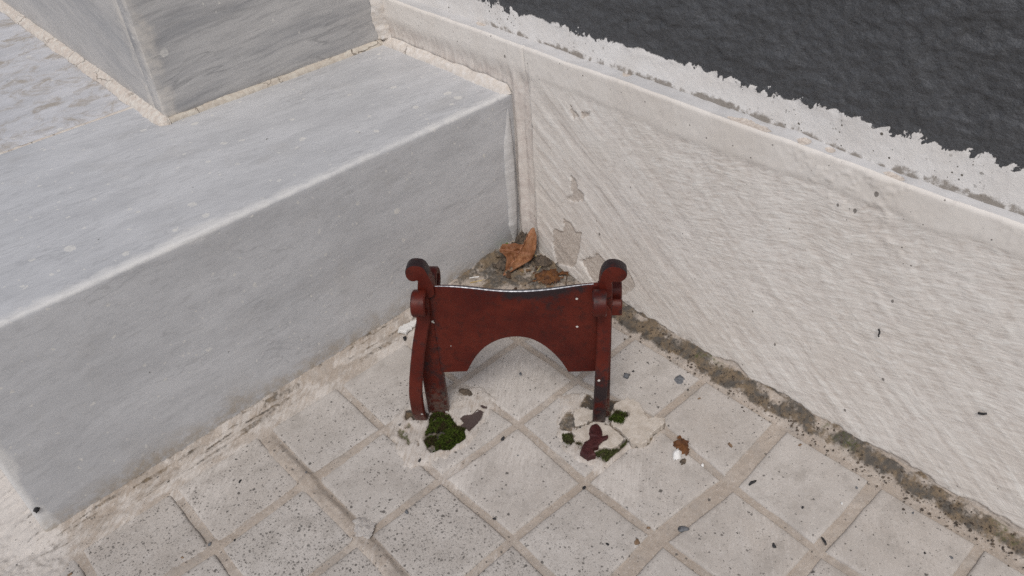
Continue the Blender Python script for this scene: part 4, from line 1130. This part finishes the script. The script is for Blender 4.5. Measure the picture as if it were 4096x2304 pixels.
for k, ((x, y), sz, mt, lb, rz) in enumerate(bits):
    nm = {'black': 'dark_bit', 'slate': 'stone_chip', 'brownbit': 'seed', 'white': 'paint_crumb', 'greymortar': 'mortar_lump'}[mt]
    pebble(nm, on_ground(x, y), sz, M[mt], lb, {'dark_bit': 'debris', 'stone_chip': 'stone', 'seed': 'seed', 'paint_crumb': 'paint chip', 'mortar_lump': 'mortar'}[nm], None, seed=k + 3, rot=rz)
rr = random.Random(5)
GL = {'black': ('tiny black grit speck scattered loose on the pale tiles', 'black specks lying on the paving'), 'slate': ('tiny blue grey grit speck scattered loose on the pale tiles', 'grey specks lying on the paving'), 'brownbit': ('tiny brown seed speck scattered loose on the pale tiles', 'brown specks lying on the paving')}
spots = []
while len(spots) < 46:
    x, y = rr.uniform(0.03, 0.56), rr.uniform(0.04, 0.56)
    if x + y > 0.86: continue
    spots.append((x, y))
for k, (x, y) in enumerate(spots):
    s = rr.uniform(0.0006, 0.0014)
    dm_ = (s * rr.uniform(1, 1.9), s, s * 0.7)
    km = rr.choice(['black', 'black', 'slate', 'brownbit'])
    pebble('grit_speck', on_ground(x, y), dm_, M[km], GL[km][0], 'grit', GL[km][1], seed=100 + k)

pebble('dark_bit', (0.5435, 0.0005, 0.024), (.0026, .0016, .0024), M['black'], 'black dirt lump stuck to the end of the step riser', 'debris', None, seed=91, rot=0.0)
# white paint chip by the step foot
poly_slab('paint_chip', [(0.1905, 0.0172), (0.1835, 0.0125), (0.1700, 0.0130), (0.1625, 0.0178), (0.1690, 0.0215), (0.1800, 0.0235), (0.1850, 0.0262), (0.1872, 0.0222)], 0.0035, 0.0058, M['white'], 'bright white paint chip lying at the foot of the step', 'paint chip', tilt=(0.05, 0.12))
# rusty litter with a white crumb
def lump(name, c, rx, ry, h, mat, label, cat, seed, rot=0.0, freq=170, parent=None, base=None, sub=0.0009):
    gx_ = np.arange(-rx * 1.2, rx * 1.2, sub); gy_ = np.arange(-ry * 1.2, ry * 1.2, sub)
    X, Y = np.meshgrid(gx_, gy_, indexing='ij')
    e = np.hypot(X / rx, Y / ry) + 1.15 * (fbm(X * 170 + seed, Y * 170, 701 + seed, 4) - 0.5)
    f_ = np.clip(1 - e, 0, 1)
    Z = h * f_ ** 0.7 * (0.35 + 1.3 * fbm(X * freq * 1.5, Y * freq * 1.5 + seed, 711 + seed, 4)) - 0.0006
    ca, sa = math.cos(rot), math.sin(rot)
    bz = height_at(c[0], c[1]) if base is None else base
    V = np.stack([X * ca - Y * sa, X * sa + Y * ca, Z], -1).reshape(-1, 3)
    Q = grid_quads(*X.shape)
    keep = (e < 1.0).ravel()
    Q = Q[keep[Q].all(1)]
    used, inv = np.unique(Q, return_inverse=True)
    me = raw_mesh(name, V[used], inv.reshape(Q.shape))
    o = link(name, me, mat, None)
    o.location = (c[0], c[1], bz)
    return tag(o, label, cat)
lump('rusty_litter', (0.1040, 0.3205), 0.0105, 0.0070, 0.0048, M['rust'], 'rust brown crumbled leaf litter on the tile joint', 'litter', 1, 0.9)
lump('paint_crumb', (0.1145, 0.3235), 0.0062, 0.0048, 0.0062, M['white'], 'ragged white crumb stuck to the rusty litter', 'paint chip', 2, 0.4)
lump('dark_bit', (0.1165, 0.3312), 0.0046, 0.0034, 0.0042, M['soil'], 'glossy dark brown shell bit below the ragged white crumb', 'debris', 3, 0.2)
lump('rusty_litter', (0.0195, 0.0690), 0.0190, 0.0135, 0.0070, M['rust'], 'rust brown decayed leaf mass on soil behind the scraper', 'litter', 4, 2.3)
lump('soil_clod', (0.0090, 0.0505), 0.0150, 0.0095, 0.0110, M['soil'], 'dark soil clod beside the dry leaf in the corner', 'soil', 5, 2.0)
lump('soil_clod', (0.0420, 0.0205), 0.0160, 0.0100, 0.0090, M['soil'], 'dark soil clod between the dry leaf and the step', 'soil', 6, 0.4)
lump('soil_clod', (0.0060, 0.0140), 0.0120, 0.0110, 0.0180, M['soil'], 'soil heaped in the corner behind the dry leaf', 'soil', 7, 0.4)
lump('weed_tuft', (0.0245, 0.0065), 0.0058, 0.0050, 0.0100, M['weed'], 'tiny fresh green weed sprouting in the corner above the leaf', 'weed', 8, 0.2, base=height_at(0.0245, 0.0065) + 0.003)
lump('dark_bit', (0.0398, 0.2669), 0.0075, 0.0055, 0.0022, M['slate'], 'grey dust ball on the tile beside the wall dirt', 'debris', 9, 0.7)
lump('dark_bit', (0.1185, 0.0905), 0.0075, 0.0042, 0.0030, M['slate'], 'grey crumb seen under the scraper arch', 'debris', 10, 0.7)
lump('mortar_lump', (0.3560, 0.1880), 0.0125, 0.0115, 0.0030, M['greymortar'], 'rounded grey mortar lump on the crossing of two joints', 'mortar', 13, 0.4, freq=120, base=0.0004)
lump('soil_clod', (0.1960, 0.1345), 0.0042, 0.0070, 0.0040, M['soil'], 'brown soil crumb behind the scraper leg nearer the step', 'soil', 12, 0.3)

# dry leaf, crumpled into the corner
leaf = empty('dry_leaf', (0.020, 0.024, height_at(0.020, 0.024)))
tag(leaf, 'crumpled orange brown dry leaf lying in the corner', 'leaf')
lp = [(-50, -13), (-38, -24), (-14, -24), (6, -20), (18, -22), (22, -40), (34, -62), (42, -66), (49, -46), (47, -16), (42, 8), (30, 24), (12, 36), (-14, 48), (-40, 62), (-43, 60), (-36, 40), (-31, 14), (-40, 4), (-49, -2)]
lp = smooth_poly(lp, 1)
sc_ = 0.00043
Ur = np.array([-0.732, 0.681, 0.0]); Vu = np.array([-0.52, -0.56, 0.645]); Vu /= np.linalg.norm(Vu); Wn = np.cross(Ur, Vu)
cen = np.array([0.0290, 0.0320, 0.0290])
rings = 12
V = []; veins = []
no = len(lp)
hsh = np.array(lp)
tips = np.array([(-50, -13), (42, -66), (-42, 61), (40, 8)], float)
for k in range(rings + 1):
    f_ = k / rings
    for (u, v) in lp:
        uu, vv = (u - 4) * f_ + 4, (v + 2) * f_ - 2
        d = min(abs(uu * tt[1] - vv * tt[0]) / np.hypot(*tt) + (30 if uu * tt[0] + vv * tt[1] < 0 else 0) for tt in tips)
        crump = 12 * (fbm(np.array([uu * 0.045]), np.array([vv * 0.045]), 801, 3)[0] - 0.5) + 24 * (vnoise(np.array([uu * 0.10]), np.array([vv * 0.10]), 811)[0] - 0.5) + 11 * (vnoise(np.array([uu * 0.24]), np.array([vv * 0.24]), 815)[0] - 0.5)
        w_ = crump + 0.35 * min(d, 16) - 3 + 6 * f_ * f_ * math.sin(uu * 0.09 + 1)
        q = cen + Ur * uu * sc_ - Vu * vv * sc_ + Wn * w_ * sc_ * 1.15
        V.append(q); veins.append((max(0, 1 - d / 3.0), max(0, 1 - abs(d - 7) / 5)))
Q = []
for k in range(rings):
    for j in range(no):
        Q.append((k * no + j, k * no + (j + 1) % no, (k + 1) * no + (j + 1) % no, (k + 1) * no + j))
me = raw_mesh('blade', np.array(V) + 0, np.array(Q)[no:] if False else np.array(Q))
veins = np.array(veins)
if len(me.vertices) == len(veins): set_attr(me, 'mask_a', veins[:, 0], veins[:, 1] * 0.7, 0)
bl_o = link('blade', me, M['leaf'], leaf)
sm = bl_o.modifiers.new('thick', 'SOLIDIFY'); sm.thickness = 0.0004
def tube(name, pts, r, mat, parent=None, r2=None, it=3, seg=7):
    p = smooth_line(pts, it)
    d = np.gradient(p, axis=0); d /= np.linalg.norm(d, axis=1)[:, None]
    V = []
    for i in range(len(p)):
        a = np.cross(d[i], [0.2, 0.3, 0.93]); a /= np.linalg.norm(a); b = np.cross(d[i], a)
        rr_ = r + ((r2 if r2 is not None else r) - r) * i / (len(p) - 1)
        for k in range(seg):
            an = 2 * math.pi * k / seg
            V.append(p[i] + rr_ * (math.cos(an) * a + math.sin(an) * b))
    Q = [(i * seg + k, i * seg + (k + 1) % seg, (i + 1) * seg + (k + 1) % seg, (i + 1) * seg + k) for i in range(len(p) - 1) for k in range(seg)]
    bm = bmesh.new(); bv = [bm.verts.new(v) for v in V]
    for q in Q: bm.faces.new([bv[k] for k in q])
    bm.faces.new(bv[:seg]); bm.faces.new(bv[-seg:])
    return link(name, bm_mesh(bm, name), mat, parent)
tube('leaf_stalk', [(0.0150, 0.0330, 0.0250), (0.0110, 0.0420, 0.0185), (0.0130, 0.0530, 0.0150), (0.0240, 0.0560, 0.0110), (0.0330, 0.0500, 0.0085)], 0.0006, M['straw'], leaf)
st_o = tube('straw', [(0.0335, 0.0440, 0.0105), (0.0480, 0.0330, 0.0090), (0.0660, 0.0215, 0.0062), (0.0850, 0.0110, 0.0062)], 0.0011, M['straw'], None, 0.0008)
tag(st_o, 'pale yellow straw stalk lying from leaf towards the step', 'straw')
st2 = tube('straw', [(0.0690, 0.0130, 0.0068), (0.0780, 0.0080, 0.0085), (0.0880, 0.0030, 0.0078)], 0.0009, M['white'], None, 0.0004)
tag(st2, 'short whitish dry stalk beside the yellow straw', 'straw')
tw = tube('twig_bit', [(0.0022, 0.4177, 0.1316), (0.0032, 0.4199, 0.1296), (0.0026, 0.4190, 0.1262), (0.0020, 0.4196, 0.1243)], 0.0008, M['black'], None, 0.0005)
tag(tw, 'tiny hooked dark twig stuck on the white plinth', 'twig')
tw2 = tube('insect_bit', [(0.0012, 0.5020, 0.0998), (0.0022, 0.5045, 0.1014), (0.0014, 0.5068, 0.1030)], 0.0011, M['black'], None, 0.0008)
tag(tw2, 'small black insect bit stuck low on the white plinth', 'debris')

# dead leaf scraps caught in the corner
rs = random.Random(21)
for k in range(14):
    x = abs(rs.gauss(0.030, 0.022)) + 0.004; y = abs(rs.gauss(0.045, 0.024)) + 0.006
    n_ = rs.randint(5, 8)
    r_ = rs.uniform(0.0025, 0.0060)
    bm = bmesh.new()
    ring = []
    for j in range(n_):
        a = 2 * math.pi * j / n_
        q = r_ * rs.uniform(0.45, 1.1)
        ring.append(bm.verts.new((q * math.cos(a) * 1.3, q * math.sin(a) * 0.8, rs.uniform(-0.0002, 0.0024))))
    cv_ = bm.verts.new((0, 0, 0.0012))
    for j in range(n_): bm.faces.new((cv_, ring[j], ring[(j + 1) % n_]))
    o = link('leaf_scrap', bm_mesh(bm, 'leaf_scrap'), M['scrap' + str(k % 2)], None, smooth=False)
    o.location = (x, y, height_at(x, y) + 0.0008)
    o.rotation_euler = (rs.uniform(-0.3, 0.3), rs.uniform(-0.3, 0.3), rs.uniform(0, 6.28))
    md = o.modifiers.new('thick', 'SOLIDIFY'); md.thickness = 0.0003
    tag(o, ('small dark brown dead leaf scrap in the corner soil', 'small tan dead leaf scrap in the corner soil')[k % 2], 'leaf scrap', ('dark leaf scraps in the corner', 'tan leaf scraps in the corner')[k % 2])
for k, pts in enumerate(([(0.012, 0.060, 0.010), (0.026, 0.066, 0.013), (0.044, 0.062, 0.009)], [(0.050, 0.012, 0.010), (0.040, 0.028, 0.013), (0.043, 0.044, 0.010)], [(0.006, 0.085, 0.010), (0.018, 0.094, 0.009), (0.024, 0.108, 0.006)])):
    tag(tube('twig', pts, 0.0006, M['scrap0'], None, 0.0003), ('thin dark twig beside the rust brown leaf mass', 'thin dark twig between the dry leaf and the step', 'thin dark twig at the wall foot behind the scraper')[k], 'twig')

# grit and crumbs in the dirt along the wall foot
V = []; Fc = []
rr = np.random.default_rng(77)
ico = bmesh.new(); bmesh.ops.create_icosphere(ico, subdivisions=1, radius=1.0)
iv = np.array([v.co[:] for v in ico.verts]); ico.verts.index_update(); ifc = [[v.index for v in f.verts] for f in ico.faces]; ico.free()
n = 1100
yy = rr.uniform(0.10, 0.62, n); xx = np.abs(rr.normal(0.010, 0.0075, n)) + 0.002
ex = rr.random(n) < 0.12
xx[ex] += rr.uniform(0, 0.02, ex.sum())
cx_ = rr.normal(0.03, 0.022, 260); cy_ = rr.normal(0.04, 0.025, 260)
xx = np.concatenate([xx, np.abs(cx_) + 0.002]); yy = np.concatenate([yy, np.abs(cy_) + 0.002])
hh, _, _ = ground_fields(xx, yy)
hh = np.maximum(hh, ground_tilt(xx, yy) - 0.0005)
allV = []; allF = []
for k in range(len(xx)):
    s = 0.0003 + 0.0009 * rr.random() ** 3
    q = iv * (np.array([s, s, s * 0.75]) * rr.uniform(0.6, 1.4, 3)) * (1 + 0.25 * rr.normal(size=(len(iv), 1)))
    allF += [[a + k * len(iv) for a in f] for f in ifc]
    allV.append(q + np.array([xx[k], yy[k], hh[k] + s * 0.3]))
me = raw_mesh('grit', np.concatenate(allV), np.array(allF))
go = link('grit', me, M['soil'], None)
tag(go, 'dark crumbly grit and soil along the foot of the white wall', 'grit', kind='stuff')
